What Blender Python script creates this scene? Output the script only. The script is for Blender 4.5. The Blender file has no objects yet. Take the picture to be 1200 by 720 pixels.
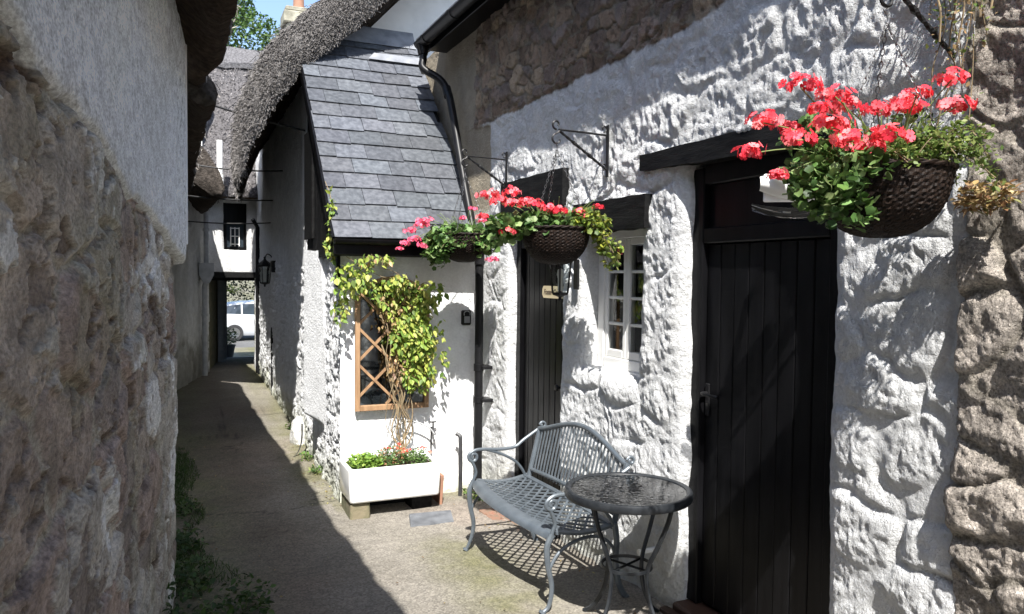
import bpy, math, random
import numpy as np
from mathutils import Vector, Matrix
random.seed(7)
rng = np.random.default_rng(11)
S = bpy.context.scene
col = S.collection

# ------------------------------------------------------------------ camera
def make_camera():
    y, p, r = map(math.radians, (24.0, -2.25, 0.6))
    f = Vector((math.sin(y)*math.cos(p), math.cos(y)*math.cos(p), math.sin(p)))
    rt = Vector((math.cos(y), -math.sin(y), 0)); up = rt.cross(f)
    rt2 = rt*math.cos(r) + up*math.sin(r); up2 = up*math.cos(r) - rt*math.sin(r)
    cd = bpy.data.cameras.new('camera'); co = bpy.data.objects.new('camera', cd); col.objects.link(co)
    m = Matrix((rt2, up2, -f)).transposed().to_4x4(); m.translation = Vector((0, 0, 1.8))
    co.matrix_world = m
    cd.sensor_width = 36; cd.lens = 27.0; cd.clip_start = 0.05; cd.clip_end = 2000
    S.camera = co
make_camera()

# ------------------------------------------------------------------ sky, sun, exposure
SUN_D = Vector((0.26, 0.72, -1.0))
w = bpy.data.worlds.new('World'); S.world = w; w.use_nodes = True
nt = w.node_tree; nt.nodes.clear()
sky = nt.nodes.new('ShaderNodeTexSky'); sky.sky_type = 'NISHITA'; sky.sun_disc = False
sky.sun_elevation = math.atan2(1.0, math.hypot(SUN_D.x, SUN_D.y)); sky.sun_rotation = math.radians(201.3)
bg = nt.nodes.new('ShaderNodeBackground'); bg.inputs['Strength'].default_value = 0.125
wo = nt.nodes.new('ShaderNodeOutputWorld')
nt.links.new(sky.outputs[0], bg.inputs[0]); nt.links.new(bg.outputs[0], wo.inputs[0])
sl = bpy.data.lights.new('sun', 'SUN'); sl.energy = 5.0; sl.angle = math.radians(0.55); sl.color = (1.0, 0.965, 0.91)
so = bpy.data.objects.new('sun', sl); col.objects.link(so); so.rotation_mode = 'QUATERNION'
so.rotation_quaternion = SUN_D.to_track_quat('-Z', 'Y')
S.view_settings.view_transform = 'Standard'; S.view_settings.look = 'None'
S.view_settings.exposure = 1.22; S.view_settings.gamma = 1.0
S.view_settings.use_curve_mapping = False
try:
    S.cycles.max_bounces = 8; S.cycles.diffuse_bounces = 5; S.cycles.transparent_max_bounces = 6
except Exception: pass

# ------------------------------------------------------------------ noise tools
def _h(ix, iy, iz, seed):
    n = (ix*374761393 + iy*668265263 + iz*2147483647 + seed*1274126177) & 0xffffffff
    n = ((n ^ (n >> 13))*1274126177) & 0xffffffff
    n = ((n ^ (n >> 16))*2246822519) & 0xffffffff
    return ((n ^ (n >> 15)) & 0xffffff)/float(0xffffff)
def vn(x, y, z=0.0, seed=0):
    x, y, z = np.broadcast_arrays(np.asarray(x, float), np.asarray(y, float), np.asarray(z, float))
    ix, iy, iz = np.floor(x).astype(np.int64), np.floor(y).astype(np.int64), np.floor(z).astype(np.int64)
    fx, fy, fz = x-ix, y-iy, z-iz
    fx, fy, fz = [f*f*f*(f*(f*6-15)+10) for f in (fx, fy, fz)]
    def c(a, b, d): return _h(ix+a, iy+b, iz+d, seed)
    x00 = c(0,0,0)*(1-fx)+c(1,0,0)*fx; x10 = c(0,1,0)*(1-fx)+c(1,1,0)*fx
    x01 = c(0,0,1)*(1-fx)+c(1,0,1)*fx; x11 = c(0,1,1)*(1-fx)+c(1,1,1)*fx
    return ((x00*(1-fy)+x10*fy)*(1-fz)+(x01*(1-fy)+x11*fy)*fz)*2-1
def fbm(x, y, z=0.0, octv=4, seed=0, gain=.5, rid=False):
    t = 0; a = 1; s = 0
    for k in range(octv):
        n = vn(np.asarray(x)*2**k+k*17.3, np.asarray(y)*2**k+k*5.7, np.asarray(z)*2**k, seed+k)
        t = t + a*((1-2*np.abs(n)) if rid else n); s += a; a *= gain
    return t/s
def sst(a, b, x): t = np.clip((x-a)/(b-a), 0, 1); return t*t*(3-2*t)
def stones(u, v, cu, cv, seed, jit=.85):
    """irregular coursed rubble: distance to joint, stone id in 0..1, offset from stone's middle"""
    V = v/cv; r = np.floor(V).astype(np.int64)
    f1 = np.full(u.shape, 1e9); f2 = np.full(u.shape, 1e9); idn = np.zeros(u.shape); ox = np.zeros(u.shape); oy = np.zeros(u.shape)
    for dr in (-2, -1, 0, 1, 2):
        rr = r+dr
        off = _h(rr, rr*0, rr*0, seed+9)
        U = u/cu+off; c = np.floor(U).astype(np.int64)
        for dc in (-2, -1, 0, 1, 2):
            cc = c+dc
            sx = cc+.5+(_h(cc, rr, cc*0, seed)-.5)*jit; sy = rr+.5+(_h(cc, rr, cc*0, seed+1)-.5)*jit
            dx = U-sx; dy = V-sy; wgt = .8+.4*_h(cc, rr, cc*0, seed+2)
            d = (np.abs(dx)**2.6+np.abs(dy)**2.6)**(1/2.6)*wgt
            new = d < f1
            f2 = np.where(new, f1, np.minimum(f2, d))
            idn = np.where(new, _h(cc, rr, cc*0, seed+3), idn); ox = np.where(new, dx, ox); oy = np.where(new, dy, oy)
            f1 = np.where(new, d, f1)
    return f2-f1, idn, ox, oy

# ------------------------------------------------------------------ mesh tools
def mesh_obj(name, V, Fs, mat, parent=None, smooth=False, color=None, mats=None, mi=None, sharp=None):
    me = bpy.data.meshes.new(name)
    V = np.asarray(V, dtype=np.float32).reshape(-1, 3)
    if isinstance(Fs, np.ndarray) and Fs.ndim == 2:
        n, k = Fs.shape
        me.vertices.add(len(V)); me.vertices.foreach_set('co', V.ravel())
        me.loops.add(n*k); me.loops.foreach_set('vertex_index', Fs.astype(np.int32).ravel())
        me.polygons.add(n); me.polygons.foreach_set('loop_start', np.arange(0, n*k, k, dtype=np.int32))
        try: me.polygons.foreach_set('loop_total', np.full(n, k, dtype=np.int32))
        except Exception: pass
        me.update(calc_edges=True); me.validate()
    else:
        me.from_pydata([tuple(map(float, v)) for v in V], [], [tuple(f) for f in Fs]); me.update()
    if mats:
        for m in mats: me.materials.append(m)
        if mi is not None: me.polygons.foreach_set('material_index', np.asarray(mi, dtype=np.int32))
    else: me.materials.append(mat)
    if smooth: me.polygons.foreach_set('use_smooth', np.ones(len(me.polygons), dtype=bool))
    if color is not None:
        color = np.asarray(color, dtype=np.float32)
        if color.shape[-1] == 3: color = np.concatenate([color, np.ones((len(color), 1), np.float32)], 1)
        a = me.color_attributes.new('Tint', 'FLOAT_COLOR', 'POINT'); a.data.foreach_set('color', color.ravel())
    if sharp is not None and smooth:
        try: me.set_sharp_from_angle(angle=math.radians(sharp))
        except Exception: pass
    o = bpy.data.objects.new(name, me); col.objects.link(o)
    if parent: o.parent = parent
    return o
def tag(o, label=None, cat=None, group=None, kind=None):
    if label: o['label'] = label
    if cat: o['category'] = cat
    if group: o['group'] = group
    if kind: o['kind'] = kind
    return o
def empty(name, loc, label=None, cat=None, group=None, rz=0):
    o = bpy.data.objects.new(name, None); col.objects.link(o); o.location = loc; o.rotation_euler = (0, 0, rz)
    o.empty_display_size = .1
    return tag(o, label, cat, group)
def kids(o): return [c for c in col.objects if c.parent == o]
def copy_tree(o, parent=None):
    c = o.copy(); col.objects.link(c); c.parent = parent
    for ch in kids(o): copy_tree(ch, c)
    return c

class MB:
    def __init__(s): s.v = []; s.f = []; s.c = []; s.cur = (1, 1, 1)
    def add(s, vs, fs):
        b = len(s.v); s.v += [tuple(x) for x in vs]; s.f += [tuple(i+b for i in f) for f in fs]; s.c += [s.cur]*len(vs); return s
    def box(s, x0, x1, y0, y1, z0, z1, bev=0.0, rot=None, jit=0):
        if bev <= 0:
            vs = [(x, y, z) for z in (z0, z1) for y in (y0, y1) for x in (x0, x1)]
            fs = [(0,2,3,1), (4,5,7,6), (0,1,5,4), (2,6,7,3), (0,4,6,2), (1,3,7,5)]
        else:
            b = min(bev, (x1-x0)*.45, (y1-y0)*.45, (z1-z0)*.45); vs = []; idx = {}
            for i, X in enumerate((x0, x1)):
                for j, Y in enumerate((y0, y1)):
                    for k, Z in enumerate((z0, z1)):
                        sx, sy, sz = (1, -1)[i], (1, -1)[j], (1, -1)[k]
                        for a, p in enumerate(((X, Y+sy*b, Z+sz*b), (X+sx*b, Y, Z+sz*b), (X+sx*b, Y+sy*b, Z))):
                            idx[(i, j, k, a)] = len(vs); vs.append(p)
            I = idx; fs = []
            for i in (0, 1): fs.append([I[i,0,0,0], I[i,1,0,0], I[i,1,1,0], I[i,0,1,0]])
            for j in (0, 1): fs.append([I[0,j,0,1], I[1,j,0,1], I[1,j,1,1], I[0,j,1,1]])
            for k in (0, 1): fs.append([I[0,0,k,2], I[1,0,k,2], I[1,1,k,2], I[0,1,k,2]])
            for j in (0, 1):
                for k in (0, 1): fs.append([I[0,j,k,1], I[1,j,k,1], I[1,j,k,2], I[0,j,k,2]])
            for i in (0, 1):
                for k in (0, 1): fs.append([I[i,0,k,0], I[i,1,k,0], I[i,1,k,2], I[i,0,k,2]])
                for j in (0, 1): fs.append([I[i,j,0,0], I[i,j,1,0], I[i,j,1,1], I[i,j,0,1]])
                for j in (0, 1):
                    for k in (0, 1): fs.append([I[i,j,k,0], I[i,j,k,1], I[i,j,k,2]])
        if rot is not None:
            c = Vector(((x0+x1)/2, (y0+y1)/2, (z0+z1)/2)); vs = [tuple(rot @ (Vector(p)-c)+c) for p in vs]
        if jit: vs = [tuple(q+random.uniform(-jit, jit) for q in p) for p in vs]
        cc = Vector((sum(p[0] for p in vs), sum(p[1] for p in vs), sum(p[2] for p in vs)))/len(vs)
        out = []
        for f in fs:
            a, b_, c_ = (Vector(vs[f[q]]) for q in (0, 1, 2)); n = (b_-a).cross(c_-a)
            m = sum((Vector(vs[q]) for q in f), Vector())/len(f)
            out.append(tuple(f) if n.dot(m-cc) >= 0 else tuple(reversed(f)))
        return s.add(vs, out)
    def tube(s, pts, r, n=8, caps=True, flat=1.0, upv=None, twist=0):
        pts = [Vector(p) for p in pts]; m = len(pts)
        if isinstance(r, (int, float)): r = [r]*m
        vs = []; fs = []; N = None
        for i, p in enumerate(pts):
            t = (pts[min(i+1, m-1)]-pts[max(i-1, 0)])
            if t.length < 1e-9: t = Vector((0, 0, 1))
            t.normalize()
            if N is None:
                ref = Vector(upv) if upv else (Vector((0, 0, 1)) if abs(t.z) < .9 else Vector((1, 0, 0)))
                N = ref
            N = N-t*N.dot(t)
            if N.length < 1e-6: N = t.orthogonal()
            N.normalize(); B = t.cross(N)
            for k in range(n):
                a = 2*math.pi*(k+.5)/n+twist*i
                ca, sa = math.cos(a), math.sin(a)
                vs.append(p+(N*ca*flat+B*sa)*r[i])
        for i in range(m-1):
            for k in range(n):
                a = i*n+k; b = i*n+(k+1) % n; fs.append((a, a+n, b+n, b)[::-1])
        if caps: fs.append(tuple(range(n))[::-1][::-1]); fs.append(tuple(range((m-1)*n, m*n))[::-1])
        return s.add(vs, fs)
    def lathe(s, prof, n=32, c=(0, 0, 0), cap=False):
        vs = []; fs = []
        for (r, z) in prof:
            for k in range(n):
                a = 2*math.pi*k/n; vs.append((c[0]+r*math.cos(a), c[1]+r*math.sin(a), c[2]+z))
        for i in range(len(prof)-1):
            for k in range(n):
                a = i*n+k; b = i*n+(k+1) % n; fs.append((a, b, b+n, a+n))
        if cap: fs.append(tuple(range(n))[::-1]); fs.append(tuple(range((len(prof)-1)*n, len(prof)*n)))
        return s.add(vs, fs)
    def prism(s, poly, axis, a0, a1):
        """poly: list of 2D points; extruded along axis (0,1,2)"""
        n = len(poly); o = [i for i in range(3) if i != axis]; vs = []
        for a in (a0, a1):
            for p in poly:
                q = [0, 0, 0]; q[axis] = a; q[o[0]] = p[0]; q[o[1]] = p[1]; vs.append(tuple(q))
        fs = [tuple(range(n)), tuple(range(n, 2*n))[::-1]]+[(i, (i+1) % n+0, (i+1) % n+n, i+n)[::-1] for i in range(n)]
        return s.add(vs, fs)
    def build(s, name, mat, parent=None, smooth=False, sharp=35, color=False):
        o = mesh_obj(name, np.array(s.v), s.f, mat, parent, smooth, color=np.array(s.c) if color else None, sharp=sharp)
        import bmesh
        bm = bmesh.new(); bm.from_mesh(o.data); bmesh.ops.recalc_face_normals(bm, faces=bm.faces); bm.to_mesh(o.data); bm.free()
        return o

def smooth_path(pts, k=8):
    P = [Vector(p) for p in pts]; out = []
    for i in range(len(P)-1):
        p0 = P[max(i-1, 0)]; p1 = P[i]; p2 = P[i+1]; p3 = P[min(i+2, len(P)-1)]
        for j in range(k):
            t = j/k
            out.append(.5*((2*p1)+(p2-p0)*t+(2*p0-5*p1+4*p2-p3)*t*t+(3*p1-p0-3*p2+p3)*t**3))
    out.append(P[-1]); return out
def spiral(c, r0, r1, turns, a0, ax1, ax2, n=24):
    c = Vector(c); ax1 = Vector(ax1); ax2 = Vector(ax2)
    return [c+(ax1*math.cos(a0+turns*2*math.pi*i/n)+ax2*math.sin(a0+turns*2*math.pi*i/n))*(r0+(r1-r0)*i/n) for i in range(n+1)]

# ------------------------------------------------------------------ materials
def mat(name, c1, c2=None, scale=8, rough=.7, bump=0, bscale=60, bdist=.01, metal=0, attr=False, detail=6, spec=.5,
        ramp=(.35, .65), trans=0, sss=None, coat=0, alpha=1, tint2=None, stretch=None, sheen=0):
    m = bpy.data.materials.new(name); m.use_nodes = True; t = m.node_tree; L = t.links
    b = t.nodes['Principled BSDF']; b.inputs['Roughness'].default_value = rough; b.inputs['Metallic'].default_value = metal
    b.inputs['Specular IOR Level'].default_value = spec; b.inputs['Coat Weight'].default_value = coat
    if trans: b.inputs['Transmission Weight'].default_value = trans
    tc = t.nodes.new('ShaderNodeTexCoord'); src = tc.outputs['Object']
    if stretch:
        mp = t.nodes.new('ShaderNodeMapping'); mp.inputs['Scale'].default_value = stretch; L.new(src, mp.inputs[0]); src = mp.outputs[0]
    c2 = c2 or c1
    n = t.nodes.new('ShaderNodeTexNoise'); n.inputs['Scale'].default_value = scale; n.inputs['Detail'].default_value = detail; L.new(src, n.inputs['Vector'])
    r = t.nodes.new('ShaderNodeValToRGB'); r.color_ramp.elements[0].position = ramp[0]; r.color_ramp.elements[1].position = ramp[1]
    r.color_ramp.elements[0].color = (*c1, 1); r.color_ramp.elements[1].color = (*c2, 1); L.new(n.outputs[0], r.inputs[0])
    out = r.outputs[0]
    if attr:
        a = t.nodes.new('ShaderNodeVertexColor'); a.layer_name = 'Tint'
        mx = t.nodes.new('ShaderNodeMix'); mx.data_type = 'RGBA'; mx.blend_type = 'MULTIPLY'; mx.inputs[0].default_value = 1
        L.new(a.outputs[0], mx.inputs[6]); L.new(out, mx.inputs[7]); out = mx.outputs[2]
    L.new(out, b.inputs['Base Color'])
    if bump:
        n2 = t.nodes.new('ShaderNodeTexNoise'); n2.inputs['Scale'].default_value = bscale; n2.inputs['Detail'].default_value = 8; n2.inputs['Roughness'].default_value = .65
        L.new(src, n2.inputs['Vector'])
        bp = t.nodes.new('ShaderNodeBump'); bp.inputs['Strength'].default_value = bump; bp.inputs['Distance'].default_value = bdist
        L.new(n2.outputs[0], bp.inputs['Height']); L.new(bp.outputs[0], b.inputs['Normal'])
    return m
def leaf_mat(name, rough=.5, tr=.35):
    m = bpy.data.materials.new(name); m.use_nodes = True; t = m.node_tree; L = t.links
    b = t.nodes['Principled BSDF']; b.inputs['Roughness'].default_value = rough; b.inputs['Specular IOR Level'].default_value = .35
    a = t.nodes.new('ShaderNodeVertexColor'); a.layer_name = 'Tint'; L.new(a.outputs[0], b.inputs['Base Color'])
    tl = t.nodes.new('ShaderNodeBsdfTranslucent'); L.new(a.outputs[0], tl.inputs[0])
    mx = t.nodes.new('ShaderNodeMixShader'); mx.inputs[0].default_value = tr
    L.new(b.outputs[0], mx.inputs[1]); L.new(tl.outputs[0], mx.inputs[2]); L.new(mx.outputs[0], t.nodes['Material Output'].inputs[0])
    return m
M = {}
def masonry(name, stretch, g1, g2, s1, s2, pit, pits, bump, bs, bd, fine):
    m = bpy.data.materials.new(name); m.use_nodes = True; t = m.node_tree; L = t.links; b = t.nodes['Principled BSDF']
    b.inputs['Roughness'].default_value = .88; b.inputs['Specular IOR Level'].default_value = .22
    tc = t.nodes.new('ShaderNodeTexCoord'); mp = t.nodes.new('ShaderNodeMapping'); mp.inputs['Scale'].default_value = stretch; L.new(tc.outputs['Object'], mp.inputs[0]); P = mp.outputs[0]
    def noise(sc, d=4, r=.6):
        n = t.nodes.new('ShaderNodeTexNoise'); n.inputs['Scale'].default_value = sc; n.inputs['Detail'].default_value = d; n.inputs['Roughness'].default_value = r; L.new(P, n.inputs['Vector']); return n.outputs[0]
    def ramp(i, p0, p1, a, c):
        r = t.nodes.new('ShaderNodeValToRGB'); e = r.color_ramp.elements; e[0].position = p0; e[1].position = p1; e[0].color = (a, a, a, 1); e[1].color = (c, c, c, 1); L.new(i, r.inputs[0]); return r.outputs[0]
    def mul(x, y):
        q = t.nodes.new('ShaderNodeMix'); q.data_type = 'RGBA'; q.blend_type = 'MULTIPLY'; q.inputs[0].default_value = 1; L.new(x, q.inputs[6]); L.new(y, q.inputs[7]); return q.outputs[2]
    a = t.nodes.new('ShaderNodeVertexColor'); a.layer_name = 'Tint'; c = a.outputs[0]
    c = mul(c, ramp(noise(s1, 6, .65), .38, .62, *g1)); c = mul(c, ramp(noise(s2, 3, .7), .36, .64, *g2))
    if pit < 1:
        v = t.nodes.new('ShaderNodeTexVoronoi'); v.inputs['Scale'].default_value = pits; L.new(P, v.inputs['Vector']); c = mul(c, ramp(v.outputs['Distance'], .10, .34, pit, 1.0))
    L.new(c, b.inputs['Base Color'])
    b1 = t.nodes.new('ShaderNodeBump'); b1.inputs['Strength'].default_value = bump; b1.inputs['Distance'].default_value = bd; L.new(noise(bs, 9, .62), b1.inputs['Height'])
    b2 = t.nodes.new('ShaderNodeBump'); b2.inputs['Strength'].default_value = fine; b2.inputs['Distance'].default_value = .004; L.new(noise(bs*4, 3, .7), b2.inputs['Height']); L.new(b1.outputs[0], b2.inputs['Normal'])
    L.new(b2.outputs[0], b.inputs['Normal']); return m
M['masonry'] = masonry('masonry', (1, 1, 1), (.88, 1.04), (.90, 1.05), 7, 60, 1, 0, 1.0, 42, .022, .8)
M['limewash'] = masonry('limewash on render', (1, 1, 1), (.88, 1.03), (.94, 1.03), 5, 50, 1, 0, .6, 14, .018, .35)
M['masonry_bare'] = masonry('bare masonry', (1, 1, 1), (.70, 1.15), (.60, 1.3), 11, 85, .6, 55, 1.0, 40, .03, 1.0)
M['masonry_near'] = masonry('near masonry', (1, .5, 1), (.80, 1.14), (.72, 1.22), 24, 120, .7, 60, .7, 60, .012, .7)
M['plaster'] = mat('plaster', (.84, .85, .86), (.72, .73, .74), scale=5, rough=.8, bump=.25, bscale=40, bdist=.01, spec=.25)
M['black_paint'] = mat('black paint', (.003, .003, .0035), (.007, .007, .008), scale=5, spec=.12, rough=.30, bump=.25, bscale=14, bdist=.004, stretch=(3, 3, .5))
M['black_old'] = mat('weathered black timber', (.004, .004, .0045), (.012, .012, .012), scale=9, rough=.6, spec=.12, bump=.6, bscale=26, bdist=.006, stretch=(4, .6, 4))
M['black_plastic'] = mat('black plastic', (.007, .007, .008), (.012, .012, .013), rough=.4, spec=.22)
M['iron'] = mat('black iron', (.006, .006, .007), (.014, .014, .015), spec=.25, rough=.45, scale=40, bump=.2, bscale=80, bdist=.003)
M['bench'] = mat('grey painted aluminium', (.085, .102, .12), (.12, .14, .16), scale=14, rough=.4, bump=.12, bscale=60, bdist=.003, metal=.25)
M['tablemetal'] = mat('dark grey painted metal', (.012, .014, .017), (.026, .029, .033), scale=18, spec=.3, rough=.42, metal=.1)
M['slate'] = mat('slate', (.62, .63, .66), (1.12, 1.12, 1.14), scale=24, ramp=(.38, .66), rough=.5, bump=.5, bscale=30, bdist=.006, attr=True, spec=.5)
M['thatch'] = mat('thatch', (.6,)*3, (1.3,)*3, scale=28, rough=.95, bump=1, bscale=50, bdist=.05, attr=True, spec=.1)
M['lead'] = mat('lead flashing', (.15, .16, .18), (.26, .27, .29), scale=7, rough=.6, metal=.1, bump=.3, bscale=20, bdist=.006)
M['brown_paint'] = mat('brown painted timber', (.035, .018, .013), (.07, .038, .026), scale=8, rough=.55, bump=.3, bscale=30, stretch=(1, .2, 3), bdist=.005)
M['wood'] = mat('tan timber', (.25, .145, .075), (.36, .22, .12), scale=10, rough=.6, bump=.3, bscale=40, bdist=.003, stretch=(3, 3, .5))
M['white_gloss'] = mat('white painted timber', (.80, .80, .78), (.74, .74, .72), scale=6, rough=.35)
M['sink'] = mat('glazed white stoneware', (.86, .86, .84), (.58, .55, .47), ramp=(.56, .80), scale=7, rough=.12, coat=.4)
M['brick'] = mat('old brick', (.25, .12, .08), (.17, .12, .085), scale=25, rough=.9, bump=.5, bscale=60)
M['block'] = mat('mossy block', (.20, .17, .11), (.08, .09, .04), scale=10, rough=.95, bump=.7, bscale=40)
M['terracotta'] = mat('terracotta', (.32, .16, .10), (.24, .13, .085), scale=9, rough=.8)
M['wicker'] = mat('dark wicker', (.004, .003, .003), (.022, .013, .009), scale=50, rough=.6, spec=.15, stretch=(1, 1, 4), bump=.4, bscale=90, bdist=.004)
M['whitestone'] = mat('whitewashed stone', (.62, .62, .60), (.45, .45, .42), scale=9, rough=.9, bump=1, bscale=22, bdist=.03)
M['soil'] = mat('potting soil', (.02, .013, .008), (.05, .035, .02), scale=60, rough=1, bump=1, bscale=90)
M['stem'] = mat('stem', (.16, .12, .07), (.25, .19, .11), scale=20, rough=.8)
M['green_stem'] = mat('green stem', (.10, .16, .05), (.17, .22, .08), scale=20, rough=.6)
M['pipe_grey'] = mat('old white pipe', (.45, .46, .47), (.32, .33, .34), scale=9, rough=.6)
M['paper'] = mat('cream sign board', (.62, .52, .33), (.56, .47, .30), scale=7, rough=.55)
M['ink'] = mat('dark lettering', (.05, .03, .02), rough=.6)
M['keypad'] = mat('grey keypad', (.28, .29, .30), rough=.4)
M['chain'] = mat('dull steel chain', (.22, .22, .23), (.12, .12, .12), rough=.4, metal=.8)
M['curtain'] = mat('white net curtain', (.72, .73, .74), (.62, .63, .65), rough=.9, scale=30)
M['dark'] = mat('dark light blocker', (.012, .012, .012), (.03, .028, .026), rough=.8)
M['bluegrey'] = mat('blue grey paint', (.16, .20, .27), (.22, .26, .33), rough=.5)
M['car'] = mat('silver white car paint', (.62, .64, .66), (.64, .66, .68), rough=.22, coat=.8, metal=.25)
M['carglass'] = mat('tinted car glass', (.03, .04, .05), rough=.05, spec=.8)
M['rubber'] = mat('rubber', (.02, .02, .021), (.03, .03, .03), rough=.6)
M['steel'] = mat('brushed steel', (.5, .5, .5), rough=.3, metal=1)
M['stake'] = mat('dark grey pipe', (.02, .02, .022), (.045, .045, .048), rough=.5)
M['slab'] = mat('grey slate slab', (.075, .08, .09), (.14, .15, .165), scale=9, rough=.7, bump=.4, bscale=30)
M['red'] = mat('red lamp', (.5, .01, .01), rough=.2)
M['white_plastic'] = mat('white plastic', (.82, .82, .80), rough=.3)
M['leaf'] = leaf_mat('leaf'); M['petal'] = leaf_mat('petal', .6, .3)
M['bark'] = mat('bark', (.07, .055, .04), (.13, .10, .08), scale=14, rough=.95, bump=.8, bscale=20)
def glass(name, col_, rough, alpha_mix):
    m = bpy.data.materials.new(name); m.use_nodes = True; t = m.node_tree; L = t.links; t.nodes.clear()
    o = t.nodes.new('ShaderNodeOutputMaterial'); g = t.nodes.new('ShaderNodeBsdfGlossy'); g.inputs['Roughness'].default_value = rough
    g.inputs['Color'].default_value = (1, 1, 1, 1)
    tr = t.nodes.new('ShaderNodeBsdfTransparent'); tr.inputs[0].default_value = (*col_, 1)
    f = t.nodes.new('ShaderNodeFresnel'); f.inputs[0].default_value = alpha_mix
    mx = t.nodes.new('ShaderNodeMixShader'); L.new(f.outputs[0], mx.inputs[0]); L.new(tr.outputs[0], mx.inputs[1]); L.new(g.outputs[0], mx.inputs[2])
    if rough > .02:
        tc = t.nodes.new('ShaderNodeTexCoord'); n = t.nodes.new('ShaderNodeTexVoronoi'); n.inputs['Scale'].default_value = 34
        L.new(tc.outputs['Object'], n.inputs['Vector'])
        bp = t.nodes.new('ShaderNodeBump'); bp.inputs['Strength'].default_value = .22; bp.inputs['Distance'].default_value = .004
        L.new(n.outputs[0], bp.inputs['Height']); L.new(bp.outputs[0], g.inputs['Normal'])
    L.new(mx.outputs[0], o.inputs[0]); return m
M['glass'] = glass('window glass', (.9, .93, .92), .0, 1.5)
M['tableglass'] = glass('textured smoked glass', (.06, .07, .07), .025, 1.75)
M['mirror'] = mat('old mirror', (.16, .17, .17), (.30, .31, .30), rough=.04, metal=1)
M['smoke'] = glass('smoky plastic', (.5, .5, .5), .0, 1.5)

# ------------------------------------------------------------------ ground
def ground_z(x, y):
    y = np.asarray(y, float)
    z = -.085*sst(3.2, 6.0, y)-.015*sst(6, 8, y)-.05*sst(7, 16, y)-.57*sst(17.5, 26, y)
    return z
def axis_vals(a, b, fine, coarse):
    g = list(np.arange(a, b+1e-6, fine)); s = fine; x = b
    while x < coarse: s *= 1.35; x += s; g.append(x)
    s = fine; x = a; lo = []
    while x > -coarse: s *= 1.35; x -= s; lo.append(x)
    return np.array(lo[::-1]+g)
def grid_faces(nx, ny):
    i, j = np.meshgrid(np.arange(nx-1), np.arange(ny-1), indexing='ij'); a = (i*ny+j).ravel()
    return np.stack([a, a+ny, a+ny+1, a+1], 1)
gx = axis_vals(-.5, 2.9, .03, 400); gy = axis_vals(2.6, 9, .03, 500)
GX, GY = np.meshgrid(gx, gy, indexing='ij')
near = np.exp(-((GX-1)/6)**2)*np.exp(-((GY-6)/12)**2)
GZ = ground_z(GX, GY)+near*(.012*fbm(GX*2.2, GY*2.2, seed=3)+.004*fbm(GX*14, GY*14, seed=5))
# shallow channel and broken edges beside the alley wall
def make_ground_mat(name, ca, cb, moss=True, asphalt=False):
    m = bpy.data.materials.new(name); m.use_nodes = True; t = m.node_tree; L = t.links; b = t.nodes['Principled BSDF']
    b.inputs['Roughness'].default_value = .9; b.inputs['Specular IOR Level'].default_value = .3
    tc = t.nodes.new('ShaderNodeTexCoord'); P = tc.outputs['Object']
    def noise(s, d=6, r=.6):
        n = t.nodes.new('ShaderNodeTexNoise'); n.inputs['Scale'].default_value = s; n.inputs['Detail'].default_value = d; n.inputs['Roughness'].default_value = r
        L.new(P, n.inputs['Vector']); return n.outputs[0]
    def ramp(inp, p0, p1, c0, c1):
        r = t.nodes.new('ShaderNodeValToRGB'); e = r.color_ramp.elements; e[0].position = p0; e[1].position = p1; e[0].color = (*c0, 1); e[1].color = (*c1, 1); L.new(inp, r.inputs[0]); return r.outputs[0]
    def mix(f, a, b_, mode='MIX'):
        x = t.nodes.new('ShaderNodeMix'); x.data_type = 'RGBA'; x.blend_type = mode
        if isinstance(f, float): x.inputs[0].default_value = f
        else: L.new(f, x.inputs[0])
        L.new(a, x.inputs[6]); L.new(b_, x.inputs[7]); return x.outputs[2]
    base = ramp(noise(1.3, 8), .35, .65, ca, cb)
    if moss:
        a = t.nodes.new('ShaderNodeVertexColor'); a.layer_name = 'Tint'
        base = mix(1.0, base, a.outputs[0], 'MULTIPLY')
    v = t.nodes.new('ShaderNodeTexVoronoi'); v.inputs['Scale'].default_value = 95; L.new(P, v.inputs['Vector'])
    grit = ramp(v.outputs['Color'], .2, .9, (.72,)*3, (1.3,)*3)
    base = mix(1.0, base, grit, 'MULTIPLY')
    base = mix(1.0, base, ramp(noise(16, 8, .7), .4, .62, (.86,)*3, (1.06,)*3), 'MULTIPLY')
    L.new(base, b.inputs['Base Color'])
    bp = t.nodes.new('ShaderNodeBump'); bp.inputs['Strength'].default_value = .8; bp.inputs['Distance'].default_value = .006
    L.new(noise(110, 6, .7), bp.inputs['Height']); L.new(bp.outputs[0], b.inputs['Normal'])
    return m
M['ground'] = make_ground_mat('worn concrete', (.18, .165, .14), (.25, .23, .20))
M['road'] = make_ground_mat('asphalt', (.10, .10, .10), (.14, .14, .14), moss=False)
# moss and stain tints; the brown one also paints in shade
def moss_at(x, y):
    wallx = 1.31+(y-6.3)*.032
    m = np.where(y > 6.3, sst(.5, .0, wallx-x), 0)
    m = np.maximum(m, sst(.45, .0, np.abs(x-1.75)+.0*y)*sst(3.0, 3.6, y)*sst(5.6, 4.8, y)*.8)
    m = np.maximum(m, sst(.35, 0, 6.3-y)*(x > 1.2)*(y < 6.35)*.8)
    m = np.maximum(m, sst(.75, .1, x+.02)*.9)
    m = m*(.55+.6*fbm(x*2.3, y*2.3, seed=31)+.4*fbm(x*9, y*9, seed=32))
    return np.clip(m*1.4, 0, 1)
mo = moss_at(GX, GY)[..., None]; stain_shade = sst(1.15, .6, GX+.15*fbm(GX*1.1, GY*1.1, seed=41))[..., None]*.75  # brown stain plus painted shade left of the roof's shadow line
pk = (sst(.15, .5, fbm(GX*.9, GY*.9, seed=44))*.35)[..., None]
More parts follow.
